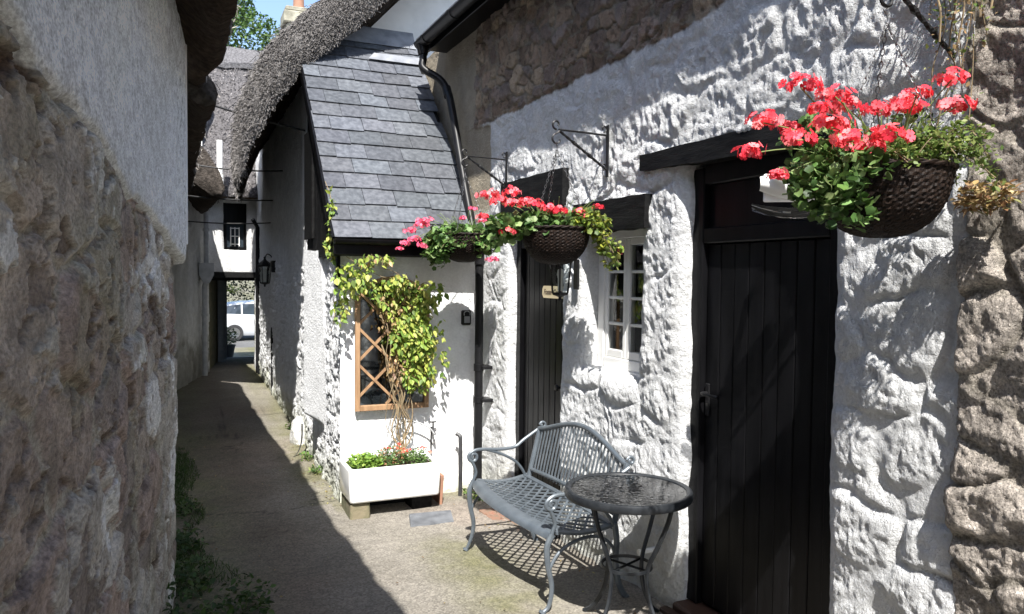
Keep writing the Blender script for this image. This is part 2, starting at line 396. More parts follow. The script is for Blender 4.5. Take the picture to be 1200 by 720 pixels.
tint = np.ones(GX.shape+(3,))*(1-stain_shade)+np.array([.60, .52, .44])*stain_shade
tint = tint*(1-pk)+np.array([1.05, .86, .80])*pk
tint = tint*(1-mo)+np.array([.66, .69, .45])*mo
# darker damp crack lines
ck = fbm(GX*1.5, GY*1.5, octv=4, seed=55); ck = np.exp(-(ck/.014)**2)[..., None]*.6*near[..., None]*sst(-.1, .2, fbm(GX*.8, GY*.8, seed=57))[..., None]
tint = tint*(1-ck)
V = np.stack([GX, GY, GZ], -1).reshape(-1, 3)
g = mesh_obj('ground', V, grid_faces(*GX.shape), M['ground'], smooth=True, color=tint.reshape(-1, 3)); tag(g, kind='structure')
# road past the passage
rx = np.linspace(-30, 60, 60); ry = np.linspace(20.2, 34.5, 60); RX, RY = np.meshgrid(rx, ry, indexing='ij')
r_ = mesh_obj('road', np.stack([RX, RY, ground_z(RX, RY)+.006], -1).reshape(-1, 3), grid_faces(60, 60), M['road'], smooth=True); tag(r_, kind='structure')

# ------------------------------------------------------------------ walls as displaced grids
def seg(vals, steps):
    out = [vals[0]]
    for a, b, st in zip(vals[:-1], vals[1:], steps):
        n = max(1, int(round(abs(b-a)/st))); out += list(np.linspace(a, b, n+1)[1:])
    return np.array(out)
def wall_grid(name, us, vs, place, hfun, cfun, openings=(), parent=None, material=None, wav=.012, seed=1, depth_cols=5, rec_col=None, wavf=5.0):
    """place(u, v, h) -> xyz with h outward; openings (u0, u1, v0, v1, depth)"""
    U, Vv = np.meshgrid(us, vs, indexing='ij'); H = hfun(U, Vv); C = cfun(U, Vv)
    keep = np.ones((len(us)-1, len(vs)-1), bool)
    uc = (us[:-1]+us[1:])/2; vc = (vs[:-1]+vs[1:])/2
    WU = wav*fbm(U*wavf, Vv*wavf, octv=3, seed=seed+70); WV = wav*fbm(U*wavf, Vv*wavf, octv=3, seed=seed+80)
    for (u0, u1, v0, v1, dp) in openings:
        keep &= ~(((uc > u0) & (uc < u1))[:, None] & ((vc > v0) & (vc < v1))[None, :])
        du = np.maximum(np.maximum(u0-U, U-u1), 0); dv = np.maximum(np.maximum(v0-Vv, Vv-v1), 0); d = np.hypot(du, dv)
        H = np.where(d < .12, H*(.25+.75*sst(0, .1, d))-.028*np.exp(-(d/.022)**1.3), H)
    P = place(U+WU, Vv+WV, H).reshape(-1, 3); nU, nV = U.shape
    F = grid_faces(nU, nV)[keep.ravel()]
    Vs = [P]; Fs = [F]; Cs = [C.reshape(-1, 3)]; base = len(P)
    # reveals
    for (u0, u1, v0, v1, dp) in openings:
        i0 = int(np.argmin(abs(us-u0))); i1 = int(np.argmin(abs(us-u1))); j0 = int(np.argmin(abs(vs-v0))); j1 = int(np.argmin(abs(vs-v1)))
        loop = [(i, j0) for i in range(i0, i1)]+[(i1, j) for j in range(j0, j1)]+[(i, j1) for i in range(i1, i0, -1)]+[(i0, j) for j in range(j1, j0, -1)]
        idx = np.array([i*nV+j for i, j in loop]); n = len(loop)
        lu = (U+WU).ravel()[idx]; lv = (Vv+WV).ravel()[idx]; lh = H.ravel()[idx]; prev = idx; cu = (u0+u1)/2; cv = (v0+v1)/2
        for k in range(1, depth_cols+1):
            t = k/depth_cols; h = lh*(1-t)-dp*t
            nn = .010*fbm(lu*9+t*3, lv*9, octv=3, seed=seed+5)*(1-t*.5)
            uu = lu+np.sign(lu-cu)*nn*(np.abs(lu-cu) > (u1-u0)*.45); v2 = lv+np.sign(lv-cv)*nn*(np.abs(lv-cv) > (v1-v0)*.45)
            Vs.append(place(uu, v2, h)); Cs.append(C.reshape(-1, 3)[idx] if rec_col is None else np.tile(rec_col, (n, 1)))
            cur = base+np.arange(n); base += n
            Fs.append(np.stack([prev, np.roll(prev, -1), np.roll(cur, -1), cur], 1)); prev = cur
    return mesh_obj(name, np.concatenate(Vs), np.concatenate(Fs), material or M['masonry'], parent, smooth=True, color=np.concatenate(Cs))
A3 = lambda *c: np.array(c, float)
def lerp3(a, b, t): return a*(1-t[..., None])+b*t[..., None]
WHITE = A3(.80, .81, .82); MORTAR = A3(.30, .26, .20)
def stone_color(idn, seed=0):
    pal = np.array([[.20, .145, .105], [.25, .185, .135], [.16, .12, .095], [.29, .225, .16], [.22, .17, .14], [.185, .15, .13]])
    k = (idn*5.999).astype(int); return pal[np.clip(k, 0, 5)]*(1.2+.6*((idn*37) % 1))[..., None]

def rubble(U, V, cu, cv, s, warp=1.0):
    wu = U+warp*(.07*fbm(U*2.2, V*2.2, octv=2, seed=s+31)+.030*fbm(U*9, V*9, octv=3, seed=s+32))
    wv = V+warp*(.06*fbm(U*2.2+7, V*2.2, octv=2, seed=s+33)+.026*fbm(U*9+5, V*9, octv=3, seed=s+34))
    return stones(wu, wv, cu, cv, s)
def rubble_h(U, V, d, idn, ox, oy, s, joint=.017, off=.021, rid=.012, tilt=.022):
    fill = sst(-.25, .35, fbm(U*2.6, V*2.6, octv=3, seed=s+41))       # joints partly filled by old coats of wash
    j = sst(.01, .17, d); jj = 1-(1-j)*(.35+.65*fill); e = sst(.0, .32, d)
    h = joint*jj+off*(idn-.5)*e+tilt*(ox*(idn*31 % 1-.5)+oy*(idn*17 % 1-.5))*e
    h = h+.014*fbm(U*3.2, V*3.2, octv=3, seed=s+42)
    r = fbm(U*8, V*8, octv=5, seed=s+43, rid=True, gain=.6); h = h+rid*r*(.55+.6*vn(U*1.7, V*1.7, seed=s+44))
    cut = sst(.15, .4, fbm(U*11, V*7, octv=4, seed=s+45)); h = h-.008*cut*e
    return h+(.2+.8*e)*(.0080*fbm(U*34, V*34, octv=3, seed=s+46, gain=.7)+.003*fbm(U*19, V*19, octv=3, seed=s+47, rid=True))
# ---- the white cottage with the black doors
cott = empty('cottage', (2.5, 4.5, 0), 'whitewashed stone cottage with two black doors and brown bare stone above the white', 'cottage')
def rel(f, o):  # place function relative to parent's location
    L = np.array(o.location); return lambda u, v, h: f(u, v, h)-L
# openings: (y0,y1,z0,z1,depth)
D2 = (2.36, 3.36, -.12, 2.41, .15); WN = (3.79, 4.46, 1.20, 2.13, .17); D1 = (4.78, 5.68, -.16, 2.34, .17)
us = seg([1.74, 2.36, 3.36, 3.79, 4.46, 4.78, 5.68, 6.5, 8.75], [.0065, .011, .0075, .011, .009, .013, .010, .03])
vs_ = seg([-.25, -.16, -.12, 1.20, 2.13, 2.34, 2.41, 4.1], [.03, .02, .010, .0105, .0105, .0105, .0115])
def cott_h(U, V):
    d, idn, ox, oy = rubble(U, V, .40, .25, 21)
    h = rubble_h(U, V, d, idn, ox, oy, 21)
    d2, id2, ox2, oy2 = rubble(U, V, .17, .115, 27, 1.3); h2 = rubble_h(U, V, d2, id2, ox2, oy2, 27, joint=.035, off=.04, rid=.022)
    h = np.where(V+paint_edge(U) > 3.13, h2, h)
    h = h+.06*np.exp(-((U-2.3)/.8)**2)*sst(1.6, 3.0, V)+.03*np.exp(-((U-2.0)/.45)**2)
    sm = sst(6.02, 6.1, U-.37*sst(3.08, 3.12, V))*sst(2.0, 2.2, V)
    up = sst(3.10, 3.16, V+paint_edge(U)); h = h*(1-.1*up)-.012*up
    h = h*(1-sm*.85)
    low = sst(5.6, 5.8, U)*sst(2.6, 2.4, V); h = h*(1-.35*low)
    return h
def paint_edge(U): return .035*fbm(U*4, U*0, octv=4, seed=15)+.012*fbm(U*22, U*0, octv=2, seed=16)
def cott_c(U, V):
    d, idn, ox, oy = rubble(U, V, .17, .115, 27, 1.3)
    st = stone_color(idn)*(1+.35*fbm(U*12, V*12, seed=17))[..., None]; st = lerp3(st, st*.55, sst(.25, .5, fbm(U*20, V*20, octv=5, seed=29))); st = lerp3(MORTAR*1.1+0*st, st, sst(.03, .20, d))
    dirt = np.clip(.25*fbm(U*3, V*3, seed=18)+.15, 0, 1)
    wh = lerp3(WHITE+0*st, A3(.62, .63, .60)+0*st, dirt)
    foot = sst(.45, -.1, V+.25*fbm(U*3, V*3, seed=19)); wh = lerp3(wh, A3(.42, .42, .33)+0*st, foot*.6)
    bei = A3(.40, .35, .27)*(1+.25*fbm(U*5, V*5, seed=22))[..., None]
    up = sst(3.10, 3.125, V+paint_edge(U))
    c = lerp3(wh, st, up)
    return lerp3(c, bei, sst(6.05, 6.09, U-.37*sst(3.08, 3.12, V)+.02*fbm(U*0, V*5, seed=24))*sst(2.3, 2.4, V))
wp = rel(lambda u, v, h: np.stack([2.5-h, u, v], -1), cott)
wall_grid('wall', us, vs_, wp, cott_h, cott_c, [D2, WN, D1], cott, seed=3, rec_col=A3(.74, .75, .76), wav=.02)
CL = Vector(cott.location)
def R(m, c=CL):  # shift a mesh builder made in world coordinates to a parent's frame
    m.v = [(x-c[0], y-c[1], z-c[2]) for x, y, z in m.v]; return m
def plank_wave(y): return 0.012*math.sin(y*3.1)
# lintels
def lintel(y0, y1, z0a, z0b, z1, x=2.452, dep=.09, c=CL, par=cott):
    m = MB(); n = 14
    for i in range(n): pass
    pts = []; vs = []; fs = []
    for i in range(n+1):
        y = y0+(y1-y0)*i/n; wob = .004*math.sin(i*1.7+y0)+random.uniform(-.002, .002); zb = z0a+(z0b-z0a)*i/n
        for (dx, z) in ((0, zb+wob), (0, z1+wob*.6), (dep, z1+wob*.6), (dep, zb+wob)): vs.append((x+dx+random.uniform(-.002, .002), y, z))
    for i in range(n):
        for k in range(4): a = i*4+k; b = i*4+(k+1) % 4; fs.append((a, b, b+4, a+4))
    fs += [(0, 3, 2, 1), (n*4, n*4+1, n*4+2, n*4+3)]
    m.add(vs, fs); return R(m, c).build('lintel', M['black_old'], par)
lintel(2.22, 3.74, 2.36, 2.41, 2.50)
lintel(3.68, 4.52, 2.09, 2.09, 2.28)
lintel(4.68, 5.76, 2.30, 2.30, 2.55)
# inner soffit boards over doors
def plank_door(o, y0, y1, zf, ztop, xf, nb, transom=True, leaf_z=1.98):
    dr = empty('door', (0, 0, 0)); dr.parent = o; del_ = ['label', 'category']
    fr = MB(); fw = .075
    fr.box(xf-.03, xf+.05, y0-.03, y0+fw, zf, ztop, .006); fr.box(xf-.03, xf+.05, y1-fw, y1+.03, zf, ztop, .006)
    fr.box(xf-.028, xf+.05, y0+fw, y1-fw, ztop-.09, ztop+.02, .006)
    fr.box(xf-.028, xf+.05, y0+fw, y1-fw, leaf_z+.005, leaf_z+.085, .006)
    R(fr).build('frame', M['black_paint'], dr)
    tr = MB(); tr.box(xf+.01, xf+.03, y0+fw+.002, y1-fw-.002, leaf_z+.087, ztop-.092); R(tr).build('transom_panel', M['black_paint'], dr)
    lf = MB(); a = y0+fw+.004; b = y1-fw-.004; ww = (b-a)/nb
    for i in range(nb):
        yy = a+ww*i; j = random.uniform(-.0015, .0015)
        lf.box(xf+.002+j, xf+.034, yy+.0018, yy+ww-.0018, zf+.02, leaf_z, .004)
        lf.box(xf+.0035+j, xf+.03, yy+ww*.5-.002, yy+ww*.5+.002, zf+.02, leaf_z-.001)
    lf.box(xf+.012, xf+.045, a, b, zf+.02, leaf_z-.002)
    R(lf).build('door_leaf', M['black_paint'], dr)
    bk = MB(); bk.box(xf+.055, xf+.075, y0-.08, y1+.08, zf-.05, ztop+.1); R(bk).build('light_blocker', M['dark'], dr)  # unseen panel added to block light leaking through the door gaps
    return dr
door2 = plank_door(cott, 2.36, 3.36, .06, 2.38, 2.585, 8)
door1 = plank_door(cott, 4.78, 5.68, -.02, 2.31, 2.60, 8, leaf_z=2.02)
# handle of the near door
h = MB(); zh = 1.20; yl = 3.255; xd = 2.585
h.box(xd-.008, xd+.002, yl-.016, yl+.016, zh-.12, zh+.05, .003)
h.tube(smooth_path([(xd, yl, zh), (xd-.035, yl, zh), (xd-.048, yl-.02, zh), (xd-.048, yl-.10, zh-.004), (xd-.04, yl-.125, zh-.006)]), .009, 10)
R(h).build('handle', M['iron'], door2, smooth=True)
h = MB(); h.box(xd-.010, xd-.006, yl-.006, yl+.006, zh-.085, zh-.055, .002); R(h).build('keyhole', M['dark'], door2)
h = MB(); zh = 1.0; yl = 4.93; xd = 2.60
h.tube([(xd, yl, zh), (xd-.04, yl, zh)], .008, 10); h.lathe([(0, 0), (.02, 0), (.026, .008), (.02, .02), (0, .022)], 16, (0, 0, 0))
m_ = len(h.v); h.v[-5*16:] = [(xd-.035-z, yl+x, zh+y) for x, y, z in h.v[-5*16:]]
R(h).build('handle', M['iron'], door1, smooth=True)
# thresholds
t_ = MB(); t_.box(2.46, 2.62, 2.32, 3.37, -.02, .06, .012); t_.box(2.40, 2.455, 2.30, 3.40, -.05, .03, .008); R(t_).build('threshold', M['brown_paint'], cott)
t_ = MB(); t_.box(2.44, 2.65, 4.76, 5.70, -.20, -.02, .015); R(t_).build('threshold', M['black_old'], cott)
# window
win = empty('window', (0, 0, 0)); win.parent = cott
y0, y1, z0, z1, xw = 3.82, 4.43, 1.235, 2.12, 2.615
f = MB()
f.box(xw, xw+.06, y0-.03, y0+.045, z0-.02, z1, .004); f.box(xw, xw+.06, y1-.045, y1+.03, z0-.02, z1, .004)
f.box(xw, xw+.06, y0+.045, y1-.045, z1-.07, z1+.01, .004); f.box(xw, xw+.06, y0+.045, y1-.045, z0-.02, z0+.05, .004)
f.box(xw-.03, xw+.055, y0-.03, y1+.03, z0-.05, z0-.018, .006)
R(f).build('frame', M['white_gloss'], win)
s_ = MB(); a, b = y0+.047, y1-.047; mid = (a+b)/2; zb, zt = z0+.052, z1-.072
for (p, q) in ((a, mid-.001), (mid+.001, b)):
    s_.box(xw+.008, xw+.048, p, p+.036, zb, zt, .004); s_.box(xw+.008, xw+.048, q-.036, q, zb, zt, .004)
    s_.box(xw+.008, xw+.048, p+.036, q-.036, zt-.04, zt, .004); s_.box(xw+.008, xw+.048, p+.036, q-.036, zb, zb+.05, .004)
    for k in (1, 2, 3): zz = zb+.05+(zt-zb-.09)*k/4; s_.box(xw+.016, xw+.038, p+.036, q-.036, zz-.009, zz+.009, .003)
R(s_).build('sash', M['white_gloss'], win)
gl = MB(); gl.box(xw+.024, xw+.030, a+.01, b-.01, zb+.01, zt-.01); R(gl).build('pane', M['glass'], win)
cu = MB(); vs = []; fs = []
for i in range(60):
    yy = a-.02+(.34)*i/59; xx = xw+.13+.02*math.sin(i*.9)
    for k in range(8): zz = zt+.02-(zt-zb)*k/7; pinch = 1 if k < 4 else 1-(k-3)*.0; vs.append((xx, a+.0+(yy-a)*pinch*(1-.5*math.sin(k/7*math.pi)), zz))
fs = [(i*8+k, i*8+k+1, (i+1)*8+k+1, (i+1)*8+k) for i in range(59) for k in range(7)]
cu.add(vs, fs)
vs = []
for i in range(50):
    xx = xw+.12+.018*math.sin(i*1.1+1)
    for k in range(8): t = k/7; zz = zt+.02-(zt-zb)*t; w_ = .26-.17*math.sin(t*math.pi*.9); vs.append((xx, b-w_*(1-i/49), zz))
fs = [(i*8+k, i*8+k+1, (i+1)*8+k+1, (i+1)*8+k) for i in range(49) for k in range(7)]
cu.add(vs, fs); R(cu).build('curtain', M['curtain'], win, smooth=True)
rm = MB(); rm.box(xw+.5, xw+.52, 3.2, 5.0, .6, 2.6); R(rm).build('dark_room_back', M['dark'], cott)
# roof, soffit, gutter of the cottage
rf = MB(); vs = []
rf.prism([(2.20, 4.06), (2.20, 4.10), (5.2, 6.95), (5.2, 6.85)], 1, -4.0, 7.30); R(rf).build('roof', M['slab'], cott)
sf = MB(); sf.box(2.302, 2.52, -4, 7.26, 3.99, 4.02, .004); sf.box(2.28, 2.302, -4, 7.28, 3.96, 4.09, .004); R(sf).build('soffit', M['black_paint'], cott)
gt = MB()
def gutter_prof(xc, zc, r, y0, y1, n=10):
    vs = []; fs = []
    for y in (y0, y1):
        for k in range(n+1): a = math.pi+math.pi*k/n; vs.append((xc+r*math.cos(a), y, zc+r*math.sin(a)))
        for k in range(n+1): a = 2*math.pi-math.pi*k/n; vs.append((xc+(r-.004)*math.cos(a), y, zc+(r-.004)*math.sin(a)))
    N = 2*(n+1)
    for k in range(N): fs.append((k, (k+1) % N, (k+1) % N+N, k+N))
    fs.append(tuple(range(N))); fs.append(tuple(range(N, 2*N))[::-1]); return vs, fs
gt.add(*gutter_prof(2.21, 4.035, .060, -4, 7.22)); 
for yj in (6.95, 6.2, 5.1, 3.4, 1.4): gt.add(*gutter_prof(2.21, 4.035, .067, yj, yj+.035))
R(gt).build('gutter', M['black_plastic'], cott, smooth=True)
dp = MB()
path = [(2.21, 7.12, 3.98), (2.21, 7.10, 3.86), (2.20, 7.06, 3.76), (2.33, 6.98, 3.66), (2.385, 6.93, 3.56), (2.39, 6.80, 3.38), (2.39, 6.47, 2.70), (2.39, 6.22, 2.22), (2.39, 6.10, 2.05), (2.39, 6.06, 1.90), (2.39, 6.05, 1.5), (2.39, 6.05, .3), (2.39, 6.05, -.02), (2.36, 6.0, -.09)]
dp.tube(smooth_path(path, 6), .036, 14)
dp.tube([(2.21, 7.12, 4.0), (2.21, 7.11, 3.90)], [.062, .045], 14)
for p, q in (((2.385, 6.93, 3.57), (2.39, 6.88, 3.48)), ((2.39, 6.055, 1.98), (2.39, 6.05, 1.90)), ((2.39, 6.05, 1.06), (2.39, 6.05, 1.0)), ((2.39, 6.05, .78), (2.39, 6.05, .73))): dp.tube([p, q], .043, 14)
R(dp).build('downpipe', M['black_plastic'], cott, smooth=True)
for z in (1.03, .75):
    dc = MB(); dc.box(2.40, 2.50, 5.985, 6.115, z-.014, z+.014, .003); R(dc).build('pipe_clip', M['black_plastic'], cott)

# ---- unpainted stone house next door
sh = empty('stone_house', (2.45, 1, 0), 'bare brown granite house wall at the right edge beside the white cottage', 'house')
us = seg([-4, 1.0, 1.45, 1.79], [.06, .02, .007]); vs_ = seg([-.25, .4, 3.1, 4.6], [.03, .0095, .03])
def sh_h(U, V):
    d, idn, ox, oy = rubble(U, V, .34, .24, 121); h = rubble_h(U, V, d, idn, ox, oy, 121, joint=.03, off=.045, rid=.022, tilt=.05)
    return h+.02-.05*sst(1.74, 1.79, U)
def sh_c(U, V):
    d, idn, ox, oy = rubble(U, V, .34, .24, 121)
    st = (A3(.60, .535, .47)*(.8+.35*idn)[..., None])*(1+.35*fbm(U*9, V*9, seed=117))[..., None]
    return lerp3(A3(.50, .45, .38)+0*st, st, sst(.03, .15, d))
wall_grid('wall', us, vs_, rel(lambda u, v, h: np.stack([2.48-h, u, v], -1), sh), sh_h, sh_c, (), sh, seed=13, material=M['masonry_bare'])
r2 = MB(); r2.prism([(2.30, 4.4), (2.30, 4.5), (5.2, 7.2), (5.2, 7.1)], 1, -4.2, 1.0)
# (its roof starts farther back than the picture shows)
R(r2, sh.location).build('roof', M['slab'], sh)

# ---- near left building
lc = empty('rough_stone_cottage', (-.1, 2.5, 0), 'close rough stone wall under smooth white plaster with dark thatch eave at far left', 'cottage')
us = seg([-4, .6, 1.25, 2.6, 5.02], [.08, .03, .0048, .008]); vs_ = seg([-.3, .5, 1.0, 2.6, 3.2, 4.2], [.02, .008, .0048, .008, .03])
def lx(U): return -.33+.068*U
def pl_edge(U, V): return V-(2.30-.085*U)-.05*fbm(U*2.5, U*0, octv=4, seed=205)-.008*fbm(U*9, V*3, octv=2, seed=206)
def lc_masks(U, V):
    A = .55                                    # the rough coat was dragged along the wall: marks run lengthways
    d, idn, ox, oy = rubble(U*.8, V, .40, .26, 221, 1.2)
    ren = sst(.02, .045, fbm(U*A*3.2, V*2.6, octv=7, seed=215, gain=.62)-.06)     # old lime render still stuck on
    wht = sst(.16, .185, fbm(U*A*4+3, V*3.2, octv=7, seed=216, gain=.6))*ren      # whitewash left on the render
    pit = sst(.20, .30, fbm(U*A*17, V*17, octv=5, seed=210, gain=.6)); hole = sst(.40, .47, fbm(U*A*7, V*7, octv=5, seed=230, gain=.55))
    crk = np.exp(-(fbm(U*A*2.6, V*2.6, octv=6, seed=233, gain=.6)/.010)**2)*sst(-.2, .1, fbm(U, V, octv=2, seed=234))
    return d, idn, ox, oy, ren, wht, pit, hole, crk
def lc_h(U, V):
    A = .55; d, idn, ox, oy, ren, wht, pit, hole, crk = lc_masks(U, V)
    joint = sst(.02, .22, d); e = sst(0, .3, d)
    h = .016*joint+.02*(idn-.5)*e+.012*fbm(U*3, V*4, octv=4, seed=207)
    h = h+.010*fbm(U*A*11, V*11, octv=6, seed=208, gain=.65)*(1-.6*ren)+.009*ren-.010*pit*(1-ren*.7)-.016*hole*(1-.8*ren)-.006*crk+.002*wht
    up = sst(-.004, .012, pl_edge(U, V)); h = h*(1-.95*up)+up*(.022+.060*sst(3.0, 5.0, U)+.002*fbm(U*A*20, V*20, octv=4, seed=240))
    return h-.014*np.exp(-(pl_edge(U, V)/.015)**2)-.02*sst(4.9, 5.02, U)*sst(2.1, 1.7, V)
def lc_c(U, V):
    A = .55; d, idn, ox, oy, ren, wht, pit, hole, crk = lc_masks(U, V)
    pal = np.array([[.36, .30, .255], [.43, .375, .32], [.29, .25, .225], [.46, .42, .37], [.38, .305, .265]])
    st = pal[(idn*4.99).astype(int)]*(1+.55*fbm(U*A*13, V*13, octv=6, seed=212, gain=.68))[..., None]
    st = lerp3(A3(.40, .37, .31)+0*st, st, sst(.03, .10, d))
    rc_ = A3(.53, .505, .455)*(1+.35*fbm(U*A*9, V*9, octv=6, seed=214, gain=.65))[..., None]; st = lerp3(st, rc_, ren*.9)
    st = lerp3(st, A3(.86, .87, .86)*(1+.15*fbm(U*A*20, V*20, octv=3, seed=213))[..., None], wht*.9)
    gr = sst(.1, .4, fbm(U*1.7, V*1.7, octv=5, seed=217))*.35; st = lerp3(st, A3(.32, .33, .22)+0*st, gr)
    st = lerp3(st, A3(.12, .085, .065)+0*st, np.clip(pit*.55*(1-ren*.6)+hole*.8*(1-.7*ren)+crk*.6, 0, 1))
    pw = A3(.93, .97, 1.02)*(1+.05*fbm(U*2, V*2, seed=241))[..., None]
    sp = sst(.22, .34, fbm(U*A*40, V*40, octv=3, seed=218, gain=.6))*sst(-.35, .3, fbm(U*1.6, V*1.2, octv=4, seed=219)); pw = pw*(1-.45*sp)[..., None]
    sm = sst(0, .4, fbm(U*1.4, V*2.0, octv=5, seed=220)); pw = lerp3(pw, A3(.76, .80, .83)+0*pw, sm*.6)
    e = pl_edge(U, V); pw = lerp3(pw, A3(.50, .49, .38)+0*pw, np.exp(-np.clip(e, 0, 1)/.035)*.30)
    return np.clip(lerp3(st, pw, sst(-.001, .004, e)), 0, 1)
wall_grid('wall', us, vs_, rel(lambda u, v, h: np.stack([lx(u)+h, u, v], -1), lc), lc_h, lc_c, (), lc, seed=23, material=M['masonry_near'])
e_ = MB(); e_.box(-.5, -.0, 5.0, 5.018, -.3, 1.9); e_.box(-.5, .085, 4.99, 5.016, 2.0, 3.9)
e_.box(.073, .098, 4.93, 5.03, 1.97, 3.6, .004)
R(e_, lc.location).build('end_wall', M['plaster'], lc)

# ------------------------------------------------------------------ thatch
def arc_resample(pts, n):
    P = np.array([tuple(p) for p in smooth_path([(p[0], 0, p[1]) for p in pts], 10)])[:, [0, 2]]
    s = np.r_[0, np.cumsum(np.hypot(*np.diff(P, axis=0).T))]; t = np.linspace(0, s[-1], n)
    return np.stack([np.interp(t, s, P[:, 0]), np.interp(t, s, P[:, 1])], 1)
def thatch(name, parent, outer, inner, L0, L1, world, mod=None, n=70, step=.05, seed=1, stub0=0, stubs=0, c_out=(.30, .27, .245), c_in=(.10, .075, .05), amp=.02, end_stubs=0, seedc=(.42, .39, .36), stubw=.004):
    """outer/inner: section curves from the eave tip (shared first point) to the ridge; world(a, z, l)->xyz"""
    O = arc_resample(outer, n); I = arc_resample(inner, n); m = int((L1-L0)/step)+1; ls = np.linspace(L0, L1, m)
    loc = np.array(parent.location) if parent else np.zeros(3)
    def curve(K, l, sgn, t=None):
        A = np.broadcast_to(K[:, 0][:, None], (n, len(l))).copy(); Z = np.broadcast_to(K[:, 1][:, None], (n, len(l))).copy(); Lg = np.broadcast_to(l[None, :], (n, len(l))).copy()
        if mod: A, Z = mod(A, Z, Lg)
        tn = np.gradient(K, axis=0); tn /= np.linalg.norm(tn, axis=1)[:, None]+1e-9; nx, nz = -tn[:, 1]*sgn, tn[:, 0]*sgn
        d = amp*(fbm(A*3, Lg*3, Z*3, octv=3, seed=seed)+.5*fbm(A*14, Lg*14, Z*14, octv=2, seed=seed+3))
        return A+d*nx[:, None], Z+d*nz[:, None], Lg
    def W(A, Z, Lg): return world(A, Z, Lg)-loc
    Ao, Zo, Lo = curve(O, ls, 1); Ai, Zi, Li = curve(I, ls, -1); Ai[0] = Ao[0]; Zi[0] = Zo[0]
    Vs = [W(Ao, Zo, Lo).reshape(-1, 3), W(Ai, Zi, Li).reshape(-1, 3)]; Fs = [grid_faces(n, m), grid_faces(n, m)[:, ::-1]+n*m]; b = 2*n*m
    co = np.array(c_out); ci = np.array(c_in)
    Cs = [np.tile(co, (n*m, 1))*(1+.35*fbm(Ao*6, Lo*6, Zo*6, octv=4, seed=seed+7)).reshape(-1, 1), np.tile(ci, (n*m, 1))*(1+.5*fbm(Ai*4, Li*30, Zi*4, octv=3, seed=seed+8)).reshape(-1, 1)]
    K = 14
    for e, l in ((0, L0), (m-1, L1)):
        t = np.linspace(0, 1, K)[None, :]; sg = -1 if e == 0 else 1
        A = Ao[:, e][:, None]*(1-t)+Ai[:, e][:, None]*t; Z = Zo[:, e][:, None]*(1-t)+Zi[:, e][:, None]*t
        bulge = sg*.05*np.sin(np.pi*t)*np.ones((n, 1))+sg*amp*fbm(A*8, Z*8, A*0, octv=3, seed=seed+11)*np.sin(np.pi*np.clip(t*1.0, 0, 1))
        Vs.append(W(A, Z, l+bulge).reshape(-1, 3)); f = grid_faces(n, K); Fs.append((f if e else f[:, ::-1])+b); b += n*K
        Cs.append(np.tile(co*1.05, (n*K, 1))*(1+.5*fbm(A*20, Z*20, A*0, octv=2, seed=seed+12)).reshape(-1, 1))
    # loose reed ends
    r = np.random.default_rng(seed)
    def stub(p, d, ln, wd, c, nv=None):
        nonlocal b
        N = len(p); d = d/np.linalg.norm(d, axis=1)[:, None]; rv = r.normal(size=(N, 3))*(1 if nv is None else .45)+(0 if nv is None else np.array(nv)); s = np.cross(d, rv); s /= np.linalg.norm(s, axis=1)[:, None]
        q = np.stack([p-s*wd, p+s*wd, p+s*wd*.8+d*ln, p-s*wd*.8+d*ln], 1); Vs.append(q.reshape(-1, 3)); Fs.append((np.arange(N*4).reshape(N, 4)+b)); b += N*4
        Cs.append(np.repeat(c, 4, axis=0))
    Wo = W(Ao, Zo, Lo)
    if stubs:
        i = r.integers(1, n, stubs); j = r.integers(0, m, stubs); p = Wo[i, j]+r.normal(size=(stubs, 3))*.02; d = Wo[i-1, j]-Wo[i, j]
        d = d/np.linalg.norm(d, axis=1)[:, None]+r.normal(size=(stubs, 3))*.45
        stub(p, d, r.uniform(.03, .09, (stubs, 1)), stubw, np.array(seedc)*r.uniform(.45, 1.35, (stubs, 1)))
    if end_stubs:
        t = r.uniform(0, 1, end_stubs); i = r.integers(1, n, end_stubs)
        f_ = r.uniform(0, 1, end_stubs); A = (Ao[i, 0]*(1-f_)+Ao[i-1, 0]*f_)*(1-t)+(Ai[i, 0]*(1-f_)+Ai[i-1, 0]*f_)*t; Z = (Zo[i, 0]*(1-f_)+Zo[i-1, 0]*f_)*(1-t)+(Zi[i, 0]*(1-f_)+Zi[i-1, 0]*f_)*t
        p = W(A, Z, L0-.05*np.sin(np.pi*t)); q = W(A, Z, L0-.2+0*t); d = (q-p); d = d/np.linalg.norm(d, axis=1)[:, None]+0; d = d*.35+r.normal(size=d.shape)*.33+np.array([-.45, 0, -.75])
        stub(p-.2*d*.05, d, r.uniform(.03, .065, (end_stubs, 1)), .0027, np.array(seedc)*r.uniform(.75, 1.15, (end_stubs, 1)), nv=(0, -1, .2))
    return mesh_obj(name, np.concatenate(Vs), np.concatenate(Fs), M['thatch'], parent, smooth=False, color=np.concatenate(Cs))
XZ = lambda A, Z, L: np.stack([A, L, Z], -1)
# left near roof (underside seen)
def modA(A, Z, L):
    w_ = np.clip((.9-(.30-A))/.9, 0, 1); s = .035*fbm(L*1.3, L*0, seed=300, octv=2)-.06*sst(4.9, 5.5, L)
    return A+s*w_, Z+w_*(.05*fbm(L*1.1+4, L*0, seed=301, octv=2))
thatch('thatch_roof', lc, [(.29, 3.05), (.295, 3.15), (.16, 3.37), (-.3, 3.95), (-2.6, 6.7)], [(.29, 3.05), (.21, 3.03), (.02, 3.20), (-.25, 3.5), (-2.6, 6.0)], -4, 5.5, XZ, modA, step=.06, seed=30, c_out=(.08, .07, .06), c_in=(.06, .042, .030), stubs=9000)
